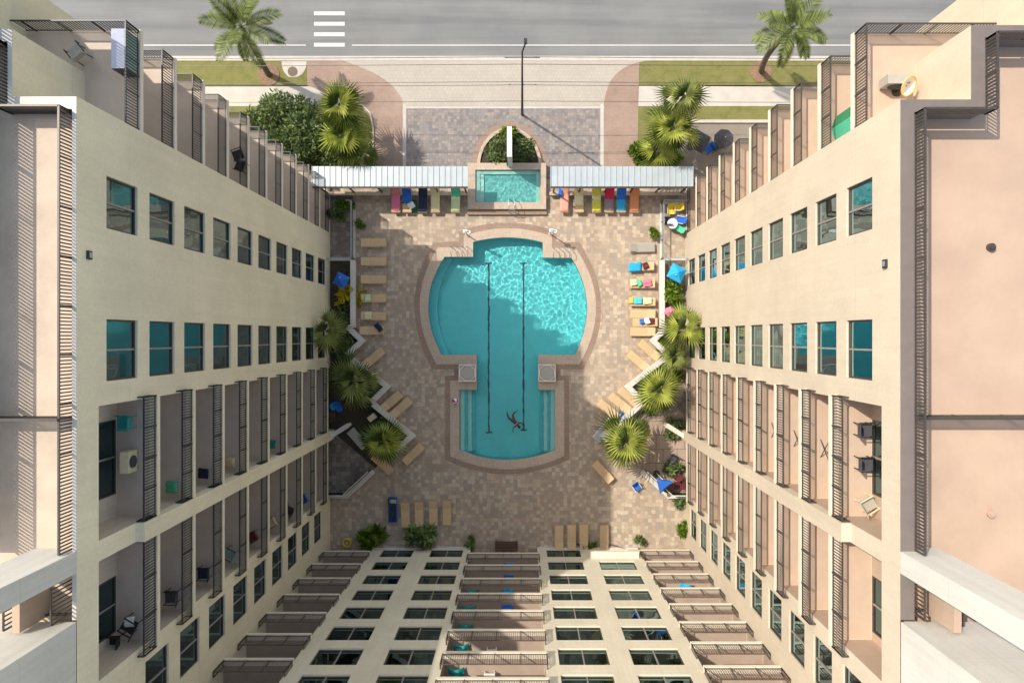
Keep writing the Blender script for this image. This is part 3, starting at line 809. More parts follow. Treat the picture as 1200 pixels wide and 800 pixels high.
lounger(736.5, 464.5, 140, 'upper reddish lounger of the diagonal trio on the right')
lounger(712.5, 479.5, 140, 'lowest lounger of the diagonal trio on the right')
lounger(706, 552, 132, 'lone diagonal lounger below the big bright fan palm on the right')
wl = make_lounger('sun_lounger', M['lav'], M['white'], 'x'); lounger(708, 503, 50, 'pale grey blue lounger beside the bright fan palm on the right', wl)
# coloured loungers by the awnings (head towards the awning)
def drape(name, mat, pts_l, w, label, cat='towel', loc=(0, 0, 0), rz=0, off=.03, grp=None, wob=.015):
    """cloth following a lengthwise profile [(x,z)...]"""
    b = MB(); n = 9; rows = []
    dens = []
    for (xa, za), (xb, zb) in zip(pts_l, pts_l[1:]):
        for k in range(5): dens.append((xa + (xb - xa) * k / 5, za + (zb - za) * k / 5))
    dens.append(pts_l[-1])
    ph = random.random() * 20
    vs = []; fs = []
    for i, (x, z) in enumerate(dens):
        for j in range(n):
            y = (j / (n - 1) - .5) * w
            ez = -.05 if j in (0, n - 1) else 0
            nn = noise.noise(Vector((x * 4 + ph, y * 5, 0)))
            ex = .05 * noise.noise(Vector((y * 7, ph, 0))) if i in (0, len(dens) - 1) else 0
            vs.append((x + ex, y + .03 * noise.noise(Vector((x * 5, ph, j // 8 * 3.))), z + off + wob * (nn + 1) + ez))
    for i in range(len(dens) - 1):
        for j in range(n - 1): a = i * n + j; fs.append((a, a + 1, a + n + 1, a + n))
    b.add(vs, fs)
    o = b.build(name, mat, loc=loc, smooth=True); o.rotation_euler = (0, 0, rz)
    md = o.modifiers.new('t', 'SOLIDIFY'); md.thickness = .012
    return tag(o, label, cat, grp)
def prof(back, h, x0, x1):
    f = lambda x: h + .012 + (back * (-.35 - x) / .62 if x < -.35 else 0)
    xs = [x0] + ([-.35] if x0 < -.35 < x1 else []) + [x1]
    return [(x, f(x)) for x in xs]
HB, HH = .42, .5
top = [(463.5, 'rose', 'pink', 'pink', [('rose', -1, -.4), ('pink', -.42, .85)]), (477, 'blue', 'white', 'royal blue', [('blue', -1, .3), ]), (495.5, 'navy', 'charcoal', 'black and navy', [('navy', -1, .95)]),
       (510, 'cream', 'cream', 'cream', [('cream', -.9, .85)]), (534, 'palegreen', 'cream', 'pale green', [('green', -.9, -.2), ('palegreen', -.22, .9)]),
       (661.5, 'salmon', 'pink', 'salmon pink', [('salmon', -.95, .95)]), (678.5, 'cream', 'cream', 'pale straw', [('cream', -.6, .5)]), (699, 'lime', 'lime', 'lime', [('lime', -1, -.3), ('cream', -.3, .05), ('lime', .05, .9)]),
       (714, 'red', 'purple', 'red', [('red', -.85, -.05), ('purple', -.05, .85)]), (728, 'blue', 'azure', 'royal blue', [('blue', -.9, -.0), ('azure', 0, .85)]), (743.5, 'orange', 'orange', 'orange', [('orange', -.8, .9)])]
tproto = None
lcolr = ['pink', 'royal blue', 'navy', 'cream', 'green', 'salmon', 'straw coloured', 'lime', 'red', 'blue and azure', 'orange']
for i, (px, a, b_, nm, tw) in enumerate(top):
    p = P(px, 234, .5); loc = (p.x, p.y, .004)
    side = 'left' if i < 5 else 'right'
    lb = f'lounger under the {lcolr[i]} towel in the row by the {side} awning'
    if tproto is None:
        tproto = make_lounger('sun_lounger', M['tan'], M['tan_rib'], lb, back=HB, h=HH); tproto.location = loc; tproto.rotation_euler = (0, 0, R(-90 + random.uniform(-3, 3)))
        t = tproto
    else: t = dup(tproto, loc=loc, rz=R(-90 + random.uniform(-3, 3)), label=lb)
    for (c, xa, xb) in tw:
        drape('towel', M[c], prof(HB, HH, max(xa, -.97), min(xb, .97)), .68, f'{"pale green" if c == "palegreen" else c} cloth {"heading" if xb < .1 else "at the foot of" if xa > -.5 else "along"} the {lcolr[i]} lounger by the {side} awning', loc=(p.x, p.y, .0), rz=t.rotation_euler.z)
# towels and clothes on the right column
def towel_at(px, py, z, l, w, mat, label, rz=0, cat='towel', h=.36, name='towel', wob=.03):
    p = P(px, py, h); return drape(name, M[mat], [(-l / 2, h), (l / 2, h)], w, label, cat, (p.x, p.y, 0), R(rz), grp=None, wob=wob)
towel_at(744, 313, 0, 1.0, .7, 'azure', 'bright blue towel spread on a lounger in the right column', 2, h=.37)
towel_at(756, 311.5, 0, .45, .5, 'maroon', 'dark red and black clothes heap beside the bright blue towel', 20, 'clothes', name='clothes', wob=.12, h=.42)
towel_at(742, 331, 0, .5, .5, 'cream', 'cream cloth at the foot of the lounger with the pink towel', 5, h=.4, wob=.1)
towel_at(749, 332, 0, .4, .5, 'green', 'crumpled green cloth between cream and pink ones', 30, h=.42, wob=.1)
towel_at(758.5, 332, 0, .7, .5, 'pink', 'pink towel crumpled on a lounger in the right column', 5, h=.42, wob=.12)
towel_at(739.5, 352, 0, .35, .5, 'gold', 'golden yellow cloth on the foot of a lounger in the right column', 0, h=.4, wob=.05)
towel_at(747.5, 352.5, 0, .65, .5, 'cyan', 'cyan towel next to the golden yellow cloth', 0, h=.4, wob=.05)
towel_at(758.5, 352.5, 0, .7, .55, 'cream', 'cream crumpled towel next to the cyan towel', 0, h=.42, wob=.1)
towel_at(752.5, 376.5, 0, .4, .4, 'blue', 'small blue cloth on a lounger in the right column', 10, h=.4, wob=.1)
towel_at(758, 376, 0, .4, .5, 'white', 'white crumpled cloth beside a small blue one', 20, h=.45, wob=.12)
towel_at(763.5, 376.5, 0, .45, .45, 'maroon', 'dark red clothes beside the white crumpled cloth', 0, 'clothes', name='clothes', h=.42, wob=.1)
towel_at(431, 349.5, 0, .5, .6, 'palegreen', 'pale green towel on the head of the fourth lounger on the left', 3, h=.44)
towel_at(431, 370, 0, .6, .6, 'cream', 'cream towel on the head of the fifth lounger on the left', 3, h=.44)
towel_at(444, 383.5, 0, .7, .4, 'navy', 'dark navy shirt dropped on the lowest lounger on the left', -50, 'clothes', name='clothes', h=.42, wob=.12)
towel_at(460.5, 587, 0, .3, .5, 'sage', 'pale green grey towel at the head of the dark blue lounger', -90, h=.46)
towel_at(485.5, 242, 0, 1.0, .5, 'dgreen', 'dark green sheet painted as the shadow on the deck between two loungers', -80, h=.03, wob=.02)  # dark sheet laid where the deck has only lounger shadow
towel_at(482, 241, 0, .5, .5, 'white', 'white and pink towel corner hanging by the royal blue one', -60, h=.52, wob=.08)
towel_at(657, 224, 0, .9, .3, 'blue', 'narrow blue towel beside the salmon pink one', -100, h=.75, wob=.05)

# beach things
b = MB()
bm = bmesh.new(); bmesh.ops.create_uvsphere(bm, u_segments=18, v_segments=12, radius=.23)
m = bpy.data.meshes.new('beach_ball'); bm.to_mesh(m); bm.free()
for c in ('white', 'blue', 'red'): m.materials.append(M[c])
for p in m.polygons:
    a = math.atan2(p.center.y, p.center.x); s_ = int((a + math.pi) / (2 * math.pi) * 6) % 6; p.material_index = [0, 1, 0, 1, 0, 2][s_]; p.use_smooth = True
o = link('beach_ball', m, loc=(*G2(533.5, 469.5), .035 + .23)); o.rotation_euler = (.5, .4, .3); tag(o, 'blue, white and red beach ball on the coping left of the pool steps', 'ball')

# octagonal lattice tables on the plinths
def pool_table(px, lab):
    x, y = G2(px, 436.5)
    pl = MB(); pl.box(x - .68, x + .68, y - 1.3, y + 1.3, -.15, .06); struct('pool_plinth', pl, M['coping'])
    t = thing('pool_table', lab, 'table', (x, y, .06), group='square tables beside the pool narrows')
    b = MB(); w = .64
    for s in (-1, 1):
        b.bar((s * w, -w, .42), (s * w, w, .42), .06, .05); b.bar((-w, s * w, .42), (w, s * w, .42), .06, .05)
    for k in range(8):
        a0, a1 = R(22.5 + 45 * k), R(67.5 + 45 * k); r = .62
        b.bar((r * math.cos(a0), r * math.sin(a0), .43), (r * math.cos(a1), r * math.sin(a1), .43), .05, .05)
    b.build('frame', M['white'], t)
    b = MB(); b.box(-w, w, -w, w, .36, .385); b.build('top', M['coping'], t)
    b = MB(); b.disc((0, 0), .5, .44, .47, 28); b.build('disc', M['lav'] if 0 else M['palegrey_sling'], t)
    for sx in (-.58, .58):
        for sy in (-.58, .58):
            b = MB(); b.box(sx - .03, sx + .03, sy - .03, sy + .03, 0, .36); b.build('leg', M['white'], t)
pool_table(548.3, 'square white table with round grey centre left of the pool narrows')
pool_table(640.8, 'square white table with round grey centre right of the pool narrows')

# pool ladders and showers
def ladder(px, py, lab, dx=0):
    c = G2(px, py); t = thing('pool_ladder', lab, 'ladder', (c[0], c[1], .03))
    for k in (-.75, -.3, .1, .5):
        b = MB(); b.tube([(k, .55, 0), (k, .5, .6), (k + .06, .3, .85), (k + .1, -.1, .8), (k + .1, -.3, .4), (k + .1, -.35, -.5)], .026); b.build('rail', M['rail_light'], t, smooth=True)
ladder(539.5, 297, 'row of curved steel pool rails at the upper left corner of the pool')
ladder(658, 298, 'row of curved steel pool rails at the upper right corner of the pool')
def shower(px, py, lab):
    c = G2(px, py); t = thing('pool_shower', lab, 'shower', (c[0], c[1], .03))
    b = MB(); b.tube([(0, 0, 0), (0, 0, 2.0), (.05, -.02, 2.15), (.3, -.1, 2.2)], .05); b.build('pole', M['rail_light'], t, smooth=True)
    b = MB(); b.disc((.3, -.1), .13, 2.1, 2.18, 16); b.build('shower_head', M['white'], t)
    b = MB(); b.box(-.16, .16, -.12, .12, 1.75, 2.0); b.build('tap_box', M['white'], t)
    b = MB(); b.disc((0, 0), .2, 0, .05, 16); b.build('base', M['coping'], t)
shower(547.5, 275.5, 'steel shower post standing at the upper left of the pool coping')
shower(644.8, 274.5, 'steel shower post standing at the upper right of the pool coping')

# ------------------------------------------------------------------ swimmer
def skin_chain(name, pts, edges, mat, parent=None, loc=(0, 0, 0), root=0):
    m = bpy.data.meshes.new(name); m.from_pydata([p[:3] for p in pts], edges, []); m.update(); m.materials.append(mat)
    o = link(name, m, parent, loc)
    md = o.modifiers.new('skin', 'SKIN'); md.use_smooth_shade = True
    for i, p in enumerate(pts):
        sv = m.skin_vertices[0].data[i]; sv.radius = (p[3], p[4] if len(p) > 4 else p[3]); sv.use_root = (i == root)
    sd = o.modifiers.new('sub', 'SUBSURF'); sd.levels = 2; sd.render_levels = 2
    return o
sw = thing('person', 'swimmer in a dark red suit floating face down in the lower part of the pool', 'person', (*G2(602, 493), -.14), R(-48))
# body lies along +x : head at +x
sw.scale = (.88, .88, .88)
body = [(0, 0, 0, .17, .13), (.22, 0, .01, .155, .12), (.44, 0, .02, .185, .13), (.56, 0, .02, .07), (.64, 0, .02, .055),
        (.47, .2, .0, .06), (.60, .36, -.02, .055), (.82, .34, -.03, .045), (.94, .30, -.03, .035),
        (.47, -.2, .0, .06), (.45, -.45, -.03, .045), (.6, -.62, -.04, .035), (.69, -.68, -.04, .03),
        (-.1, .1, 0, .13), (-.42, .26, -.01, .10), (-.50, .60, -.01, .075), (-.43, .76, -.04, .035), (-.50, .92, -.05, .03),
        (-.1, -.1, 0, .13), (-.5, -.16, -.01, .10), (-.86, -.02, -.02, .07), (-.92, .02, -.04, .035), (-1.02, .14, -.05, .03)]
E_ = [(0, 1), (1, 2), (2, 3), (3, 4), (2, 5), (5, 6), (6, 7), (7, 8), (2, 9), (9, 10), (10, 11), (11, 12), (0, 13), (13, 14), (14, 15), (15, 16), (16, 17), (0, 18), (18, 19), (19, 20), (20, 21), (21, 22)]
skin_chain('body', body, E_, M['skin'], sw)
skin_chain('swimsuit', [(-.1, 0, .004, .17, .14), (.0, 0, .005, .19, .15), (.22, 0, .015, .175, .14), (.40, 0, .022, .2, .148)], [(0, 1), (1, 2), (2, 3)], M['maroon'], sw)
bm = bmesh.new(); bmesh.ops.create_uvsphere(bm, u_segments=18, v_segments=12, radius=.115)
for v in bm.verts: v.co.x *= 1.2
m = bpy.data.meshes.new('head'); bm.to_mesh(m); bm.free(); m.materials.append(M['skin'])
for p in m.polygons: p.use_smooth = True
link('head', m, sw, (.74, 0, .01))
bm = bmesh.new(); bmesh.ops.create_uvsphere(bm, u_segments=18, v_segments=12, radius=.128)
for v in bm.verts:
    v.co.x *= 1.15
    if v.co.z < -.02: v.co.z = -.02
m = bpy.data.meshes.new('hair'); bm.to_mesh(m); bm.free(); m.materials.append(M['black'])
for p in m.polygons: p.use_smooth = True
link('hair', m, sw, (.73, 0, .03))
b = MB(); b.box(.33, .39, -.19, .19, .12, .185); b.build('shoulder_strap', M['salmon'], sw)
for sy in (-1, 1):   # hands: five unequal fingers each
    hx, hy = ((.94, .30), (.69, -.68))[0 if sy > 0 else 1]
    an = math.atan2(.03, .1) if sy > 0 else math.atan2(-.06, .09)
    hb = MB()
    for k, (ln, sp_) in enumerate(((.05, .9), (.075, .3), (.085, .08), (.078, -.15), (.06, -.4))):
        d = an + sp_ * sy; p0 = (hx + .02 * math.cos(an), hy + .02 * math.sin(an) + (k - 2) * .006, -.03)
        hb.tube([p0, (p0[0] + ln * .6 * math.cos(d), p0[1] + ln * .6 * math.sin(d), -.03), (p0[0] + ln * math.cos(d), p0[1] + ln * math.sin(d), -.045)], .009)
    hb.build('hand', M['skin'], sw, smooth=True)

# ------------------------------------------------------------------ planter walls, patios (mirrored about x=595)
def mir(pts, side): return pts if side < 0 else [(1190 - x, y) for x, y in pts]
def wallrun(pts, w, h, name='planter_wall', mat=None, cap=None, lab='', side=-1):
    pts = [G2(*p) for p in mir(pts, side)]
    cx = sum(p[0] for p in pts) / len(pts); cy = sum(p[1] for p in pts) / len(pts)
    t = thing(name, lab, 'wall', (cx, cy, 0)); pts = [(x - cx, y - cy) for x, y in pts]
    def strip(half, z0, z1, nm, mt):
        n = len(pts); Ls, Rs = [], []
        for i, p in enumerate(pts):
            d1 = (Vector(pts[i]) - Vector(pts[i - 1])).normalized() if i else None
            d2 = (Vector(pts[i + 1]) - Vector(pts[i])).normalized() if i < n - 1 else None
            d1 = d1 or d2; d2 = d2 or d1
            nn = (Vector((-d1.y, d1.x)) + Vector((-d2.y, d2.x))).normalized(); k = half / max(.4, nn.dot(Vector((-d1.y, d1.x))))
            Ls.append(Vector(p) + nn * k); Rs.append(Vector(p) - nn * k)
        b = MB(); vs = [(*q, z) for z in (z0, z1) for q in Ls + Rs]; m = 2 * n; fs = []
        for i in range(n - 1):
            fs += [(m + i, m + i + 1, m + n + i + 1, m + n + i), (i, i + 1, m + i + 1, m + i), (n + i, n + i + 1, m + n + i + 1, m + n + i), (i, n + i, n + i + 1, i + 1)]
        fs += [(0, n, m + n, m), (n - 1, 2 * n - 1, m + 2 * n - 1, m + n - 1)]
        b.add(vs, fs); b.build(nm, mt, t)
    strip(w / 2 - .05, 0, h - .08, 'body', mat or M['pink_wall']); strip(w / 2, h - .08, h, 'cap', cap or M['coping_white'])
    return t
for sd, sn in ((-1, 'left'), (1, 'right')):
    q = lambda pts: pxpoly(mir(pts, sd))
    def flat(nm, pts, z0, z1, mt, **kw):
        b = MB(); b.prism(q(pts), z0, z1); return b.build(nm, mt, **kw)
    flat('patio_floor', [(384, 225), (414, 225), (414, 306), (384, 306)], 0, .03, M['patio'] if sd < 0 else M['deck'], kind='structure')
    flat('planter_soil', [(384, 306.2), (414, 306.2), (414, 384), (427, 399), (410, 415), (455, 452), (438, 470), (484, 508), (440, 548), (384, 500)], 0, .06, M['soil'] if sd < 0 else M['patio'], kind='structure')
    flat('patio_floor', [(384, 500.2), (440, 548.2), (408, 579), (384, 579)], 0, .03, M['patio'] if sd < 0 else M['patio_pink'], kind='structure')
    if sd > 0: flat('patio_floor', [(384, 490), (395,480), (450, 500), (470, 515), (440, 548), (384, 502)], .062, .075, M['patio_pink'], kind='structure')
    wallrun([(416.5, 306), (416.5, 384)], .42, .8, lab=f'straight white capped planter wall beside the {sn} column of loungers', side=sd)
    wallrun([(410, 383), (427, 399), (409.5, 415.5)], .42, .8, lab=f'upper white v shaped planter wall on the {sn} of the deck', side=sd)
    wallrun([(411, 417.5), (456, 452), (437.5, 470)], .42, .8, lab=f'middle white v shaped planter wall on the {sn} of the deck', side=sd)
    wallrun([(439.5, 472), (484.5, 509), (463.5, 527)], .42, .8, lab=f'lowest white v shaped planter wall on the {sn} of the deck', side=sd)
    wallrun([(386.5, 512), (412, 496)], .35, 1.0, lab=f'short cream wall running out from the fin of the {sn} wing', side=sd, mat=M['wall_left'])
    # glass screened patio edge
    t = wallrun([(439, 551), (407.5, 580), (386, 580)], .35, .35, name='patio_screen', lab=f'low white kerb with dark glass screen round the {sn} lower patio', side=sd)
    c = Vector(t.location); pp = [Vector((*p, 0)) - c for p in q([(435, 549), (405.5, 576.5), (386, 576.5)])]
    b = MB()
    for a_, b_ in zip(pp, pp[1:]): b.bar((a_.x, a_.y, .7), (b_.x, b_.y, .7), .03, .9)
    b.build('glass_screen', M['glass_s'], t)
    b = MB()
    for a_, b_ in zip(pp, pp[1:]): b.bar((a_.x, a_.y, 1.18), (b_.x, b_.y, 1.18), .07, .05)
    b.build('top_rail', M['coping_white'], t)
    # fenced upper patio
    t = thing('patio_fence', f'steel rail fence round the {sn} upper patio beside the deck', 'fence', (*q([(415, 270)])[0], 0))
    c = Vector(t.location); b = MB()
    pp = [Vector((*p, 0)) - c for p in q([(386, 304), (415.5, 304), (415.5, 238), (409, 238) if sd < 0 else (386, 238)])]
    rail_path(b, [(p.x, p.y) for p in pp], 0, 1.1, sp=.14, bw=.02, rw=.07); b.build('railing', M['rail_light'], t)
    b = MB()
    for a_, b_ in zip(pp, pp[1:]): b.bar((a_.x, a_.y, .06), (b_.x, b_.y, .06), .2, .12)
    b.build('kerb', M['coping_white'], t)
# curb along the planter (dark glass pane on the right diagonal)
t = thing('glass_balustrade', 'thin dark rail along the diagonal wall beside the bright fan palm on the right', 'railing', (*G2(748, 479), 0))
b = MB(); b.bar((-.9, -.75, 1.1), (.95, .75, 1.1), .05, .05); b.bar((-.7, -.8, .6), (1.15, .7, .6), .04, .04)
for k in (-.9, 0, .95): b.bar((k, k * .8, 0), (k, k * .8, 1.1), .05, .05)
b.build('railing', M['rail'], t)

# ------------------------------------------------------------------ vegetation
def leaf_strip(mb, base, d, up, ln, w, droop, segs=3):
    """one narrow leaflet: tapered strip from base along d"""
    side = d.cross(up).normalized(); vs = []; fs = []
    p = Vector(base); dd = Vector(d)
    wid = [.35, 1.0, .75, 0.02] if segs == 3 else [.5, 1.0, .03]
    for i in range(segs + 1):
        ww = w * wid[i] / 2
        vs += [tuple(p - side * ww), tuple(p + side * ww)]
        dd = (dd + Vector((0, 0, -droop))).normalized(); p = p + dd * (ln / segs)
    for i in range(segs): fs.append((2 * i, 2 * i + 1, 2 * i + 3, 2 * i + 2))
    mb.add(vs, fs)
def fan_leaf(mb, st, origin, az, el, pet, rad, n=15, spread=62):
    d = Vector((math.cos(az) * math.cos(el), math.sin(az) * math.cos(el), math.sin(el)))
    hub = origin + d * pet; hub.z -= pet * .10
    st.tube([origin, origin + d * pet * .5 + Vector((0, 0, .03)), hub], .022, 5, .012)
    side = Vector((-math.sin(az), math.cos(az), 0)); tilt = random.uniform(-.35, .35)
    d2 = (d + Vector((0, 0, -.35))).normalized()
    up = side.cross(d2) * -1
    up = d2.cross(side); up = -up if up.z < 0 else up
    side = (side * math.cos(tilt) + up * math.sin(tilt)).normalized(); up = d2.cross(side); up = -up if up.z < 0 else up
    vs = [tuple(hub)]; fs = []; m = 2 * n; sag = random.uniform(.12, .3)
    for i in range(m + 1):
        a = R(-spread + 2 * spread * i / m); ld = d2 * math.cos(a) + side * math.sin(a)
        rr = rad * (.40 + .14 * math.cos(a)) ; q = hub + ld * rr + up * ((.035 if i % 2 else -.035) * rad * 1.6); q.z -= sag * .35 * rad * abs(math.sin(a)) 
        vs.append(tuple(q))
        if i: fs.append((0, i, i + 1))
    for i in range(1, m, 2):
        a = R(-spread + 2 * spread * i / m) + random.uniform(-.03, .03); ld = d2 * math.cos(a) + side * math.sin(a)
        rr = rad * (.95 + .25 * math.cos(a)) * random.uniform(.9, 1.06); q = hub + ld * rr; q.z -= sag * rad * random.uniform(.6, 2.0)
        vs.append(tuple(q)); k = len(vs) - 1; fs += [(i, k, i + 1), (i + 1, k, i + 2)]
    mb.add(vs, fs)
def palm_trunk(mb, a, b, r0, r1, sag=.0):
    a, b = Vector(a), Vector(b); pts = []; n = 14
    for i in range(n + 1):
        t = i / n; p = a.lerp(b, t); bend = math.sin(t * math.pi) * sag
        pts.append((p.x + bend, p.y + bend * .3, p.z))
    mb.tube(pts, r0, 9, r1)
    for i in range(1, n * 2):
        t = i / (n * 2); p = a.lerp(b, t); bend = math.sin(t * math.pi) * sag; r = (r0 + (r1 - r0) * t) * 1.12
        mb.tube([(p.x + bend, p.y + bend * .3, p.z), (p.x + bend, p.y + bend * .3, p.z + .05)], r, 9, r * .9)
def fan_palm(px, py, z, label, leaves=24, pet=.85, rad=1.0, mat='fan', base=None, grp='fan palms in the courtyard planters', name='fan_palm'):
    """crown centre seen at px,py, height z"""
    c = P(px, py, z); g = Vector((c.x, c.y, 0)) if base is None else Vector((*G2(*base), 0))
    t = thing(name, label, 'palm', g, group=grp)
    b = MB(); palm_trunk(b, (0, 0, 0), tuple(c - g), .19, .13); b.build('trunk', M['trunk'], t, smooth=True)
    lf = MB(); stm = MB(); o = c - g
    leaves = max(11, int(leaves * .62)); lean = Vector((random.uniform(-.3, .3), random.uniform(-.3, .3), 0))
    for i in range(leaves):
        az = i * 2.399963 + random.uniform(-.2, .2); f = i / leaves
        el = R(68 - 95 * f + random.uniform(-6, 6))
        s = (.3 + .85 * f) * random.uniform(.85, 1.12)
        fan_leaf(lf, stm, o + Vector((0, 0, -.25 * f)), az, el, pet * s * random.uniform(.5, 1.25), rad * random.uniform(1.05, 1.6), n=12)
    lf.build('crown', M[mat], t); stm.build('stems', M['bush_l'], t)
    return t
fan_palm(384, 388, 4.6, 'fan palm reaching over the left wall beside the upper v shaped planter', 17, .75, .82, 'fan_dark')
fan_palm(413, 446, 4.0, 'fan palm in the middle left planter with wide green fans', 26, .95, .95, 'fan_dark')
fan_palm(449, 517, 3.6, 'lowest fan palm on the left beside the lowest v shaped planter', 30, .8, .9, 'fan')
fan_palm(803, 383, 4.6, 'fan palm reaching over the right wall beside the upper v shaped planter', 22, .85, .9, 'fan')
fan_palm(774, 456, 4.2, 'fan palm in the middle right planter', 30, .9, .95, 'fan')
fan_palm(735, 517, 4.0, 'bright big fan palm lowest on the right side of the deck', 30, .95, .98, 'fan')
fan_palm(792, 418, 2.4, 'low fan palm against the right wall between two taller ones', 14, .6, .7, 'fan_dark')
fan_palm(398, 123, 5.2, 'upper fan palm beside the large round bush left of the driveway', 26, .8, .95, 'fan', grp='fan palms by the street')
fan_palm(402, 160, 4.2, 'middle fan palm beside the large round bush left of the driveway', 28, .85, .95, 'fan', grp='fan palms by the street')
fan_palm(424, 182, 2.0, 'low fan palm next to the left awning', 16, .6, .75, 'fan_dark', grp='fan palms by the street')
fan_palm(802, 113, 6.0, 'upper fan palm on the lawn right of the driveway', 26, .75, .85, 'fan_dark', grp='fan palms by the street')
fan_palm(789, 150, 5.0, 'middle fan palm on the lawn right of the driveway', 28, .9, .9, 'fan', grp='fan palms by the street')
fan_palm(773, 176, 2.6, 'low fan palm near the right awning', 18, .8, .8, 'fan', grp='fan palms by the street')
def feather_palm(base, crown, z, label, sag=0, n=18, L=2.8):
    g = Vector((*G2(*base), 0)); c = P(*crown, z)
    t = thing('feather_palm', label, 'palm', g, group='feather palms on the street verge')
    b = MB(); palm_trunk(b, (0, 0, 0), tuple(c - g), .22, .15, sag); b.build('trunk', M['trunk'], t, smooth=True)
    lf = MB(); stm = MB(); o = c - g
    for i in range(n):
        az = i * 2.399963; f = i / n; el = R(70 - 90 * f + random.uniform(-8, 8)); ln = L * random.uniform(.8, 1.05)
        d = Vector((math.cos(az) * math.cos(el), math.sin(az) * math.cos(el), math.sin(el))); p = Vector(o); pts = [tuple(p)]; m = 16
        for k in range(m):
            d = (d + Vector((0, 0, -.045 - .03 * f))).normalized(); p = p + d * (ln / m); pts.append(tuple(p))
            if k > 1:
                side = d.cross(Vector((0, 0, 1))).normalized(); up = side.cross(d)
                for s in (-1, 1):
                    for q in (0, .5):
                        pl = ln * .26 * math.sin(math.pi * (.12 + .8 * (k + q) / m)) + .06
                        leaf_strip(lf, p - d * (q * ln / m), (side * s * .8 + d * .65 + up * .15).normalized(), up, pl, .07, .12, 2)
        stm.tube(pts, .022, 4, .006)
    lf.build('crown', M['feather'], t); stm.build('stems', M['feather'], t)
    sk = MB(); sk.disc((0, 0), .85, .006, .05, 20); sk.build('mulch_ring', M['trunk'] if 0 else plain('mulch', (.26, .17, .11), 1, .4, 8, bmp=1), t)
feather_palm((315, 88), (283, 32), 6.8, 'tall feather palm on the left verge beside the drain cover')
feather_palm((892, 84), (929, 33), 6.4, 'leaning feather palm on the right verge by the street', sag=-.5, n=19)
def leaf_mass(mb, c, r, n, size, rnd):
    for i in range(n):
        u = Vector((rnd.gauss(0, 1), rnd.gauss(0, 1), rnd.gauss(0, 1))).normalized(); k = rnd.uniform(.55, 1.0)
        p = Vector(c) + Vector((u.x * r[0] * k, u.y * r[1] * k, u.z * r[2] * k))
        if p.z < .03: p.z = .03 + rnd.random() * .1
        d = (u + Vector((rnd.gauss(0, .6), rnd.gauss(0, .6), rnd.gauss(0, .6)))).normalized(); up = d.orthogonal().normalized()
        up = Matrix.Rotation(rnd.random() * 6.28, 3, d) @ up
        leaf_strip(mb, p, d, up, size * rnd.uniform(.7, 1.4), size * .5, .1, 2)
def bush(px, py, rx, ry, h, label, mat='bush', clumps=26, per=110, size=.2, cat='bush', name='bush', rz=0, grp=None):
    rnd = random.Random(int(px * 7 + py)); c = P(px, py, h * .6)
    t = thing(name, label, cat, (c.x, c.y, 0), rz=rz, group=grp)
    b = MB(); core = MB()
    for i in range(clumps):
        a = rnd.random() * 6.283; rr = math.sqrt(rnd.random()) * .85
        x, y = rx * rr * math.cos(a), ry * rr * math.sin(a); zt = h * (1 - .55 * rr * rr) * rnd.uniform(.6, 1.0)
        r = min(rx, ry) * rnd.uniform(.25, .42)
        leaf_mass(b, (x, y, zt - r * .5), (r, r, r * .8), per, size, rnd)
    for i in range(5):
        a = i * 1.26; core.tube([(0, 0, 0), (rx * .25 * math.cos(a), ry * .25 * math.sin(a), h * .4), (rx * .5 * math.cos(a), ry * .5 * math.sin(a), h * .6)], .06, 5, .02)
    b.build('foliage', M[mat], t); core.build('stems', M['trunk'], t); return t
bush(333, 150, 3.8, 2.6, 2.6, 'large dark green round bush at the left street corner behind the wing', clumps=70, per=150, size=.26)
bush(376, 172, 2.2, 1.6, 1.8, 'smaller dark green bush between the large one and the awning', clumps=26, per=130, size=.24)
bush(762, 180, 1.5, 1.1, 1.2, 'bright green low bush beside the right awning', 'bush_l', 20, 90, .3)
bush(785, 185, 1.2, .6, 1.0, 'narrow bright green bush tucked behind the right awning', 'bush_l', 14, 90, .3)
bush(404, 240, .8, .45, .9, 'yellow green flowering shrub at the top of the left upper patio', 'bush_l', 10, 60, .2)
bush(393, 251, .7, .5, .8, 'dark leafy shrub inside the left upper patio', 'bush', 9, 60, .22)
bush(422, 263, .35, .4, .6, 'small green shrub outside the left upper patio fence', 'bush_l', 6, 50, .18)
bush(766, 274, .35, .5, .7, 'small green shrub outside the right upper patio fence', 'bush_l', 7, 50, .2)
bush(408, 346, .95, .95, .9, 'bright yellow leaved shrub beside the straight left planter wall', 'yellow_leaf', 14, 16, .55)
bush(788, 345, .8, 1.3, 1.2, 'green leafy shrub behind the straight right planter wall', 'bush_l', 16, 80, .26)
bush(401, 404, .9, .9, 1.0, 'dark green shrub below the upper left fan palm', 'bush', 12, 80, .24)
bush(437, 631, .95, .75, 1.0, 'left one of two arching green plants by the rear wall', 'bush_l', 12, 34, .5, 'plant', 'potted_plant')
bush(493, 629, .95, .8, 1.1, 'dark spiky plant by the rear wall below the tan loungers', 'bush', 12, 38, .55, 'plant', 'potted_plant')
bush(553, 636, .4, .4, .7, 'small dark plant left of the brown bench', 'bush', 6, 40, .25, 'plant', 'potted_plant')
bush(690, 640, .5, .35, .5, 'small green plant by the rear wall right of the brown bench', 'bush_l', 6, 40, .25, 'plant', 'potted_plant')
bush(803, 620, .5, .6, .9, 'bright green plant by the foot of the right wing', 'bush_l', 8, 50, .3, 'plant', 'potted_plant')
bush(797, 590, .5, .3, .5, 'dark green plant outside the lower right patio', 'bush', 6, 50, .25, 'plant', 'potted_plant')
bush(750, 635, .4, .4, .4, 'sprawling little plant near the rear entrance canopy', 'bush', 5, 30, .25, 'plant', 'potted_plant')
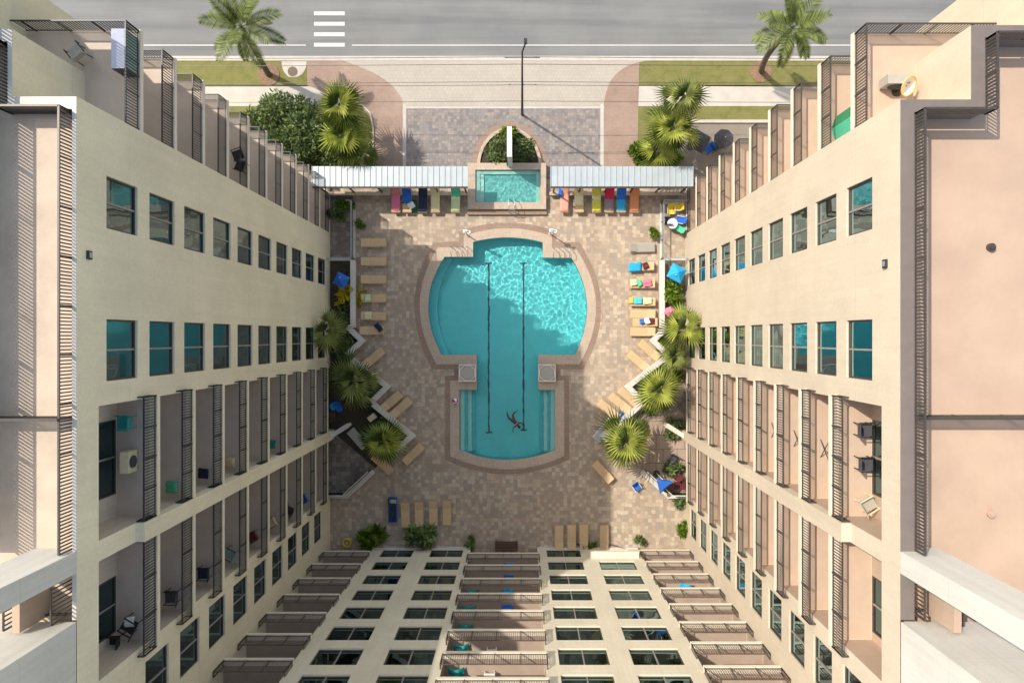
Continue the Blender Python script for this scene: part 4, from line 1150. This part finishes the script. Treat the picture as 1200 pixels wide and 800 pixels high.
bush(790, 548, .7, .6, 1.0, 'sage green plant on the lower right patio', 'bush', 10, 60, .25, 'plant', 'potted_plant')
bush(790, 500, .9, .9, .9, 'dark plants in the right planter near the short cream wall', 'bush', 12, 60, .25, 'plant', 'potted_plant')
for (bx_, by_, brx, bry, lb_) in ((398, 372, .7, .8, 'dark leaves at the foot of the upper left fan palm beside the planter wall'), (404, 436, .9, .8, 'low dark planting left of the middle left fan palm'), (428, 464, .8, .7, 'low planting in the corner of the middle left v shaped wall'),
        (447, 497, .9, .7, 'low planting above the lowest left fan palm'), (787, 436, .9, .8, 'low planting right of the middle right fan palm'), (765, 474, .9, .7, 'low planting below the middle right fan palm'), (779, 402, .7, .6, 'leafy shrub in the corner of the upper right v shaped wall'), (748, 500, .8, .7, 'low planting behind the bright big fan palm')):
    bush(bx_, by_, brx, bry, .8, lb_, 'bush' if bx_ < 600 else 'bush_l', 11, 60, .24, 'plant', 'planter_shrub')
bush(583, 176, .95, 1.0, .7, 'mixed green planting left of the pylon sign', 'bush', 22, 70, .22, 'plants', 'flower_bed')
bush(612, 174, .9, 1.0, .7, 'dark green planting right of the pylon sign', 'bush', 22, 70, .22, 'plants', 'flower_bed')
bush(597, 155, .5, .4, 1.0, 'small spiky plant at the tip of the half round bed', 'bush_l', 8, 40, .35, 'plant', 'potted_plant')

# ------------------------------------------------------------------ street pole with wires
x, y = G2(612, 134.5)
up_ = thing('utility_pole', 'tall thin dark utility pole standing at the edge of the driveway', 'utility pole', (x, y, 0))
b = MB(); b.tube([(0, 0, 0), (0, 0, 6), (0, 0, 12.0)], .1, 10, .05); b.build('pole', M['black'], up_)
for z_, l_ in ((6.4, 1.0), (11.0, 1.1)):
    b = MB(); b.bar((-l_, 0, z_), (l_, 0, z_), .06, .06)
    for s in (-1, 0, 1): b.tube([(s * l_ * .9, 0, z_), (s * l_ * .9, 0, z_ + .18)], .04)
    b.build('crossarm', M['rail_light'], up_)
b = MB(); b.tube([(0, 0, 11.8), (.15, .3, 12.1), (.2, .5, 12.0)], .05); b.box(.1, .3, .4, .75, 11.92, 12.02); b.build('lamp_head', M['black'], up_)
for i, (z_, dy, lb) in enumerate(((6.5, -.06, 'lower thin cable crossing the driveway'), (6.62, .12, 'second lower thin cable just above another over the driveway'), (11.1, 0, 'highest thin cable above the street edge'), (10.7, -.3, 'high thin cable beside the street edge'), (2.4 + 1, -.1, 'lowest slack cable above the plaza edge'))):
    b = MB(); pts = []
    for k in range(41):
        t = -60 + 3 * k; pts.append((x + t, y + dy, z_ - .35 * math.sin(math.pi * abs(((t + 60) % 60) / 60 - 0)) if abs(t) > 0 else z_))
    b.tube(pts, .018, 4); o = b.build('overhead_cable', M['rail_grey']); tag(o, lb, 'cable')

# ------------------------------------------------------------------ furniture
def parasol(px, py, z, r, n, mat, label, tilt=(0, 0), name='parasol'):
    c = P(px, py, z); t = thing(name, label, 'parasol', (c.x, c.y, 0), group=None)
    b = MB(); b.tube([(0, 0, 0), (0, 0, z + .1)], .03); b.build('pole', M['white'], t)
    vs = [(0, 0, z + .05)]; 
    for k in range(n): a = 2 * math.pi * k / n + .3; vs.append((r * math.cos(a), r * math.sin(a), z - .35))
    for k in range(n): a = 2 * math.pi * k / n + .3; vs.append((r * math.cos(a) * 1.01, r * math.sin(a) * 1.01, z - .5))
    fs = [(0, k + 1, (k + 1) % n + 1) for k in range(n)] + [(k + 1, k + 1 + n, (k + 1) % n + 1 + n, (k + 1) % n + 1) for k in range(n)]
    b = MB(); b.add(vs, fs); o = b.build('canopy', M[mat], t); o.rotation_euler = (tilt[0], tilt[1], 0)
    b = MB()
    for k in range(n): b.bar((0, 0, z + .02), (vs[k + 1][0], vs[k + 1][1], z - .36), .02, .02)
    o = b.build('ribs', M['rail_light'], t); o.rotation_euler = (tilt[0], tilt[1], 0)
    b = MB(); b.disc((0, 0), .25, 0, .08, 16); b.build('base', M['charcoal'], t)
    return t
parasol(398, 325, 2.0, .68, 4, 'blue', 'blue parasol against the left wall above the yellow shrub', (.12, 0))
parasol(792, 322, 2.0, .82, 4, 'azure', 'bright azure parasol against the right wall', (-.1, .1))
parasol(776, 561, 2.2, .75, 3, 'blue', 'blue parasol on the lower right patio', (.3, .1))
parasol(850, 161, 2.4, .75, 8, 'charcoal', 'grey octagonal parasol on the pad beyond the right awning')
parasol(818, 162, 2.4, .95, 4, 'charcoal', 'grey square parasol nearest the palms on the pad', (.05, .1))
parasol(786, 365, 1.6, .4, 6, 'pink', 'small pink parasol behind the right planter wall')
def chair(px, py, z, mat, label, rz=0, frame='black', name='patio_chair', cat='chair', grp=None):
    c = P(px, py, z + .4); t = thing(name, label, cat, (c.x, c.y, z), R(rz), group=grp)
    b = MB(); b.box(-.26, .26, -.25, .27, .40, .46); b.build('seat', M[mat], t)
    b = MB(); b.add([(-.26, -.25, .46), (.26, -.25, .46), (.26, -.40, .95), (-.26, -.40, .95), (-.26, -.30, .46), (.26, -.30, .46), (.26, -.45, .95), (-.26, -.45, .95)],
                    [(0, 1, 2, 3), (4, 7, 6, 5), (0, 3, 7, 4), (1, 5, 6, 2), (3, 2, 6, 7), (0, 4, 5, 1)]); b.build('backrest', M[mat], t)
    for sx in (-.24, .24):
        for sy in (-.25, .24):
            b = MB(); b.bar((sx, sy, 0), (sx * .95, sy, .4), .03, .03); b.build('leg', M[frame], t)
    for sx in (-.28, .28):
        b = MB(); b.bar((sx, -.3, .64), (sx, .26, .64), .04, .03); b.bar((sx, .24, .4), (sx, .24, .63), .03, .03); b.build('armrest', M[frame], t)
    return t
def table(px, py, z, mat, label, r=.4):
    c = P(px, py, z + .7); t = thing('patio_table', label, 'table', (c.x, c.y, z))
    b = MB(); b.disc((0, 0), r, .68, .72, 22); b.build('tabletop', M[mat], t)
    b = MB(); b.tube([(0, 0, .03), (0, 0, .68)], .035); b.build('pillar', M['rail_light'], t)
    b = MB(); b.disc((0, 0), r * .6, 0, .03, 18); b.build('base', M['rail_light'], t); return t
chair(838, 172, 0, 'charcoal', 'grey chair below the parasols on the pad', 30)
chair(830, 175, 0, 'blue', 'blue seated chair between the grey parasols on the pad', 130)
chair(390, 486, .06, 'brown', 'brown chair beside the left wing under the middle fan palm', 10)
o = chair(398, 478, .06, 'blue', 'blue chair beside the left wing near the round tub', 200)
c = P(393, 476, .5); b = MB(); b.disc((0, 0), .34, 0, .55, 20); b.mi = 1; b.disc((0, 0), .26, .551, .56, 20)
o = b.build('water_tub', [M['blue'], M['azure']], loc=(c.x - .1, c.y, .06)); tag(o, 'round blue tub at the foot of the left wing', 'tub')
chair(793, 243, .03, 'yellow', 'yellow chair at the top of the right upper patio', 90, 'white')
chair(786, 247, .03, 'yellow', 'second yellow chair left of another on the right upper patio', 180, 'white')
chair(796, 258, .03, 'blue', 'royal blue chair inside the right upper patio fence', 80, 'white')
chair(783, 258, .03, 'navy', 'dark navy chair inside the right upper patio fence', 0)
chair(795, 268, .03, 'green', 'green chair inside the right upper patio', 60)
table(788, 262, .03, 'white', 'small round white table inside the right upper patio')
chair(792, 556, .075, 'maroon', 'dark red chair beside the sage plant on the lower right patio', 40)
chair(788, 538, .075, 'charcoal', 'dark chair near the sage plant on the lower right patio', 150)
chair(794, 568, .05, 'maroon', 'dark red seated chair against the right wing on the patio', 90)
table(783, 570, .03, 'brown', 'brown round table on the lower right patio beside the blue parasol', .5)
chair(746, 570, 0, 'blue', 'blue folding chair outside the lower right patio screen', 215, 'white')
chair(726, 487, 0, 'blue', 'bright blue chair with dark frame beside the trio of diagonal loungers', 40, 'black')
c = G2(421, 513)
b = MB(); b.box(-.9, .9, -.35, .35, .38, .44)
for k in (-.75, .75): b.box(k - .05, k + .05, -.3, .3, 0, .38)
o = b.build('patio_bench', M['palegrey_sling'], loc=(*c, .05)); o.rotation_euler = (0, 0, R(-48)); tag(o, 'grey brown bench under the lowest left fan palm', 'bench')
c = P(436, 489, .5); b = MB(); b.box(-.32, .32, -.22, .22, .3, .55); b.box(-.28, .28, -.18, .18, 0, .3)
o = b.build('storage_box', M['cream'], loc=(c.x, c.y, .06)); o.rotation_euler = (0, 0, R(38)); tag(o, 'cream storage box among the dark planting on the left', 'box')
# brown bench by the rear wall
c = G2(593.5, 636.5); t = thing('wooden_bench', 'dark brown wooden bench against the rear wall between two plants', 'bench', (*c, 0))
b = MB()
for k in range(4): b.box(-.88, .88, -.28 + k * .15, -.15 + k * .15, .42, .46)
b.build('seat', M['brown'], t)
b = MB(); b.box(-.88, .88, -.36, -.31, .46, .85); b.build('backrest', M['brown'], t)
for sx in (-.78, .78): b = MB(); b.box(sx - .05, sx + .05, -.3, .26, 0, .42); b.build('leg', M['brown'], t)
# yellow hose coil
b = MB()
for k in range(3):
    b.tube([(.3 * math.cos(2 * math.pi * i / 20), .3 * math.sin(2 * math.pi * i / 20), .05 + .07 * k) for i in range(21)], .04)
b.tube([(0, 0, 0), (0, 0, .4)], .05)
o = b.build('hose_coil', M['yellow'], loc=(*G2(407, 635), 0)); tag(o, 'coiled yellow hose at the lower left corner of the deck', 'hose')
# folded parasols leaning at the right rear row
for px, lb, m_ in ((676.5, 'folded dark parasol standing between two loungers by the rear wall', 'navy'), (713.5, 'folded dark parasol right of the last lounger by the rear wall', 'charcoal')):
    c = G2(px, 637); t = thing('folded_parasol', lb, 'parasol', (*c, 0)); L_ = 2.1
    b = MB(); b.tube([(0, 0, 0), (0, .55, L_)], .022); b.build('pole', M['rail_light'], t)
    b = MB(); b.tube([(0, .14, .55), (0, .3, 1.1), (0, .5, 1.95), (0, .55, 2.1)], .09, 8, .02); b.build('canopy', M[m_], t)

# ---- things on the balconies
def ac_unit(px, py, z, label, mat='cream', rz=0):
    c = P(px, py, z + .5); t = thing('air_conditioner', label, 'air conditioner', (c.x, c.y, z), R(rz))
    b = MB(); b.box(-.42, .42, -.17, .17, .08, .72); b.build('casing', M[mat], t)
    b = MB(); b.tube([(.0, -.17, .4), (.0, -.2, .4)], .25, 20); b.build('fan_grille', M['charcoal'], t)
    for s in (-.3, .3): b = MB(); b.box(s - .04, s + .04, -.16, .16, 0, .08); b.build('foot', M['charcoal'], t)
ZT = 1.8 + 3.02 * 8 + .006
ac_unit(149, 541, ZT, 'beige air conditioner on the top bay balcony of the left wing', 'cream', 90)
chair(146, 495, ZT, 'teal', 'teal chair on the top balcony of the left wing', 90, 'teal')
c_ = chair(152, 732, ZT, 'black', 'black chair with a white cushion on the second top balcony of the left wing', 60)
towel_at(152, 728, 0, .4, .4, 'white', 'small white cushion on the black chair of the left wing', 0, 'cushion', h=ZT + .47, name='cushion', wob=.02)
chair(133, 752, ZT, 'black', 'black chair against the back wall of the second top left balcony', 90)
chair(1013, 503, ZT, 'charcoal', 'upper dark box armchair on the top balcony of the right wing', -90)
chair(1014, 543, ZT, 'charcoal', 'lower dark box armchair on the top balcony of the right wing', -90)
chair(1017, 590, ZT, 'palegrey_sling', 'brownish folding chair on the top balcony of the right wing', -60, 'cream')
zt = .4 + 2.98 * 9 + .006
ac_unit(1050, 95, zt, 'grey air conditioner on the highest balcony by the right roof corner', 'palegrey_sling', 0)
c = P(1061, 101, zt + .6); t = thing('satellite_dish', 'round satellite dish with yellowish rim on the highest right balcony', 'satellite dish', (c.x, c.y, zt))
vs = [(0, 0, 0)]; fs = []
for j in range(1, 4):
    for k in range(20): a = 2 * math.pi * k / 20; r_ = .36 * j / 3; vs.append((r_ * math.cos(a), r_ * math.sin(a), .12 * (j / 3) ** 2))
for k in range(20): fs.append((0, 1 + k, 1 + (k + 1) % 20))
for j in range(2):
    for k in range(20): a = 1 + j * 20; fs.append((a + k, a + 20 + k, a + 20 + (k + 1) % 20, a + (k + 1) % 20))
b = MB(); b.add(vs, fs); o = b.build('dish', M['white'], t, (0, 0, .65), smooth=True); o.rotation_euler = (.5, .5, 0)
b = MB(); b.tube([(.36 * math.cos(2 * math.pi * i / 24), .36 * math.sin(2 * math.pi * i / 24), .12) for i in range(25)], .025); o = b.build('rim', M['gold'], t, (0, 0, .65)); o.rotation_euler = (.5, .5, 0)
b = MB(); b.tube([(0, 0, 0), (0, 0, .65)], .04); b.disc((0, 0), .2, 0, .03, 12); b.build('stand', M['rail_grey'], t)
zl = .2 + 2.645 * 10 + .006
c = P(146, 62, zl + .5); t = thing('balcony_cabinet', 'pale green glass topped cabinet in the corner of the highest left balcony', 'cabinet', (c.x, c.y, zl))
b = MB(); b.box(-.25, .25, -.72, .72, .05, .85); b.build('body', M['sage'], t)
b = MB(); b.box(-.28, .28, -.75, .75, .853, .9); b.build('top', M['lav'], t)
b = MB(); b.box(-.3, -.253, -.75, .75, 0, .85); b.box(-.25, .3, -.76, -.723, 0, .85); b.build('frame', M['rail'], t)
chair(91, 62, zl, 'palegrey_sling', 'grey metal chair beside the roof wall on the highest left balcony', 40)
# small cloths and chairs on further balconies
k_ = 0
for j in range(7):
    z = 2.4 + 2.68 * j + .01
    if j in (2, 3, 4, 5, 6):
        p = Vector(TS(-50 / 15, -.55, z)); o = drape('balcony_towel', M['teal'], [(-.4, .08), (-.1, .38), (.1, .35), (.4, .05)], .38, f'teal towel on the {ords[j]} balcony up the central rear stack', loc=tuple(p), off=.0, wob=.12)
    if j in (0, 1, 2, 3):
        p = Vector(TS(-14 / 15, -.5, z)); o = drape('balcony_towel', M['blue' if j % 2 else 'azure'], [(-.35, .1), (.35, .2)], .4, f'blue cloth on the {ords[j]} balcony up the central rear stack', loc=tuple(p), off=0, wob=.15)
    if j in (5, 6):
        p = Vector(TS(-25 / 15, -.8, z)); b = MB(); b.box(-.28, .28, -.22, .22, .35, .4)
        for sx in (-.24, .24):
            for sy in (-.18, .18): b.box(sx - .02, sx + .02, sy - .02, sy + .02, 0, .35)
        o = b.build('side_table', M['white'], loc=tuple(p)); tag(o, f'small white table on the {ords[j]} balcony up the central rear stack', 'table')
p = Vector(TS(172 / 15, -.6, 1.65 + 2.62 * 8)); o = drape('balcony_towel', M['green'], [(-.7, .2), (0, .6), (.7, .1)], .9, 'bright green cloth on the balcony nearest the photo edge, right rear stack', loc=tuple(p), off=0, wob=.2)
p = Vector(TS(165 / 15, -.5, 1.65 + 2.62 * 2)); o = drape('balcony_towel', M['azure'], [(-.4, .1), (.4, .3)], .5, 'azure cloth on a low balcony of the right rear stack', loc=tuple(p), off=0, wob=.2)
cols_ = ['blue', 'charcoal', 'cream', 'maroon', 'sage', 'navy', 'charcoal']
for j in range(1, 8):
    z = 1.8 + 3.02 * j + .006
    p = Vector(TL(V(172), -.45, z)); pp = p * (H / (H - z))
    chair(VX + (p.x * H / (H - z - .4)) * S, VY - (p.y * H / (H - z - .4)) * S, z, cols_[j - 1], f'{cols_[j-1]} chair on the {ords[j-1]} balcony up the rear left bay', random.choice([60, 90, 120]))
for j, cl in ((7, 'green'), (6, 'navy'), (5, 'cream'), (3, 'teal')):
    z = 1.8 + 3.02 * j + .006; p = Vector(TL(V(100), -.5, z))
    o = drape('balcony_towel', M[cl], [(-.3, .05), (.3, .3)], .5, f'{cl} cloth on the {ords[j-1]} balcony up the nearer left bay', loc=tuple(p), off=0, wob=.15)
for j, cl in ((8, 'dgreen'), (7, 'red')):
    pass
zq = .4 + 2.98 * 8 + .006; c = P(987, 151, zq + .9); t = thing('folding_screen', 'green folding screen standing on the second highest end balcony of the right wing', 'screen', (c.x, c.y, zq))
for i_, (a_, b_) in enumerate((((-.05, -.75), (.12, -.25)), ((.12, -.25), (-.05, .25)), ((-.05, .25), (.12, .75)))):
    b = MB(); b.bar((*a_, .85), (*b_, .85), .03, 1.6); b.build('panel', M['dgreen' if i_ != 1 else 'green'], t)
zq = .2 + 2.645 * 6 + .006
chair(282, 195, zq, 'black', 'black chair on a middle end balcony of the left wing', 70)
chair(279, 182, zq, 'black', 'second black chair further from the wall on a middle left end balcony', 110)
# line of small clothes racks on the right bay
for j in (7, 6, 5):
    z = 1.8 + 3.02 * j + .006; p = Vector(TR(V(75), -.9, z)); t = thing('clothes_rack', f'folding wire clothes rack on the {ords[j-1]} balcony from the ground of the right wing', 'clothes rack', tuple(p))
    for s in (-.3, .3):
        for e in (-.4, .4): b = MB(); b.bar((s, e, 0), (s, -e, .8), .025, .025); b.build('leg', M['black'], t)
    b = MB()
    for k in range(7): y_ = -.4 + .8 * k / 6; b.bar((-.3, y_, .8), (.3, y_, .8), .015, .015)
    b.bar((-.3, -.4, .8), (-.3, .4, .8), .03, .03); b.bar((.3, -.4, .8), (.3, .4, .8), .03, .03); b.build('top_rails', M['black'], t)

# ------------------------------------------------------------------ camera, light, world
cam = bpy.data.cameras.new('camera'); co = bpy.data.objects.new('camera', cam); C.objects.link(co)
co.location = (0, 0, H); cam.sensor_width = 36; cam.lens = 36 * (S * H) / 1200
cam.shift_x = -12 / 1200; cam.shift_y = -6 / 1200; cam.clip_end = 3000
sc.camera = co
sun = bpy.data.lights.new('sun', 'SUN'); so = bpy.data.objects.new('sun', sun); C.objects.link(so)
so.rotation_euler = SUN.to_track_quat('-Z', 'Y').to_euler(); sun.energy = 4.25; sun.angle = R(.53); sun.color = (1, .92, .79)
sun.cycles.is_caustics_light = True
w = bpy.data.worlds.new('World'); sc.world = w; w.use_nodes = True; nt = w.node_tree
sky = nt.nodes.new('ShaderNodeTexSky'); sky.sky_type = 'NISHITA'; sky.sun_disc = False
sky.sun_elevation = math.asin(-SUN.z); sky.sun_rotation = math.atan2(-SUN.x, -SUN.y); sky.air_density = 1.0; sky.dust_density = 1.5; sky.ozone_density = .6
tint = mix(nt, sky.outputs[0], (1.0, .915, .76), 1.0, 'MULTIPLY'); g_ = N(nt, 'ShaderNodeVectorMath', operation='SCALE'); g_.inputs['Scale'].default_value = 1.9
nt.links.new(tint, g_.inputs[0]); nt.links.new(g_.outputs[0], nt.nodes['Background'].inputs[0]); nt.nodes['Background'].inputs[1].default_value = .15
sc.view_settings.view_transform = 'Standard'; sc.view_settings.look = 'None'; sc.view_settings.exposure = 0
sc.cycles.use_denoising = True; sc.cycles.max_bounces = 10; sc.cycles.diffuse_bounces = 5; sc.cycles.glossy_bounces = 5
sc.cycles.transmission_bounces = 6; sc.cycles.sample_clamp_indirect = 8
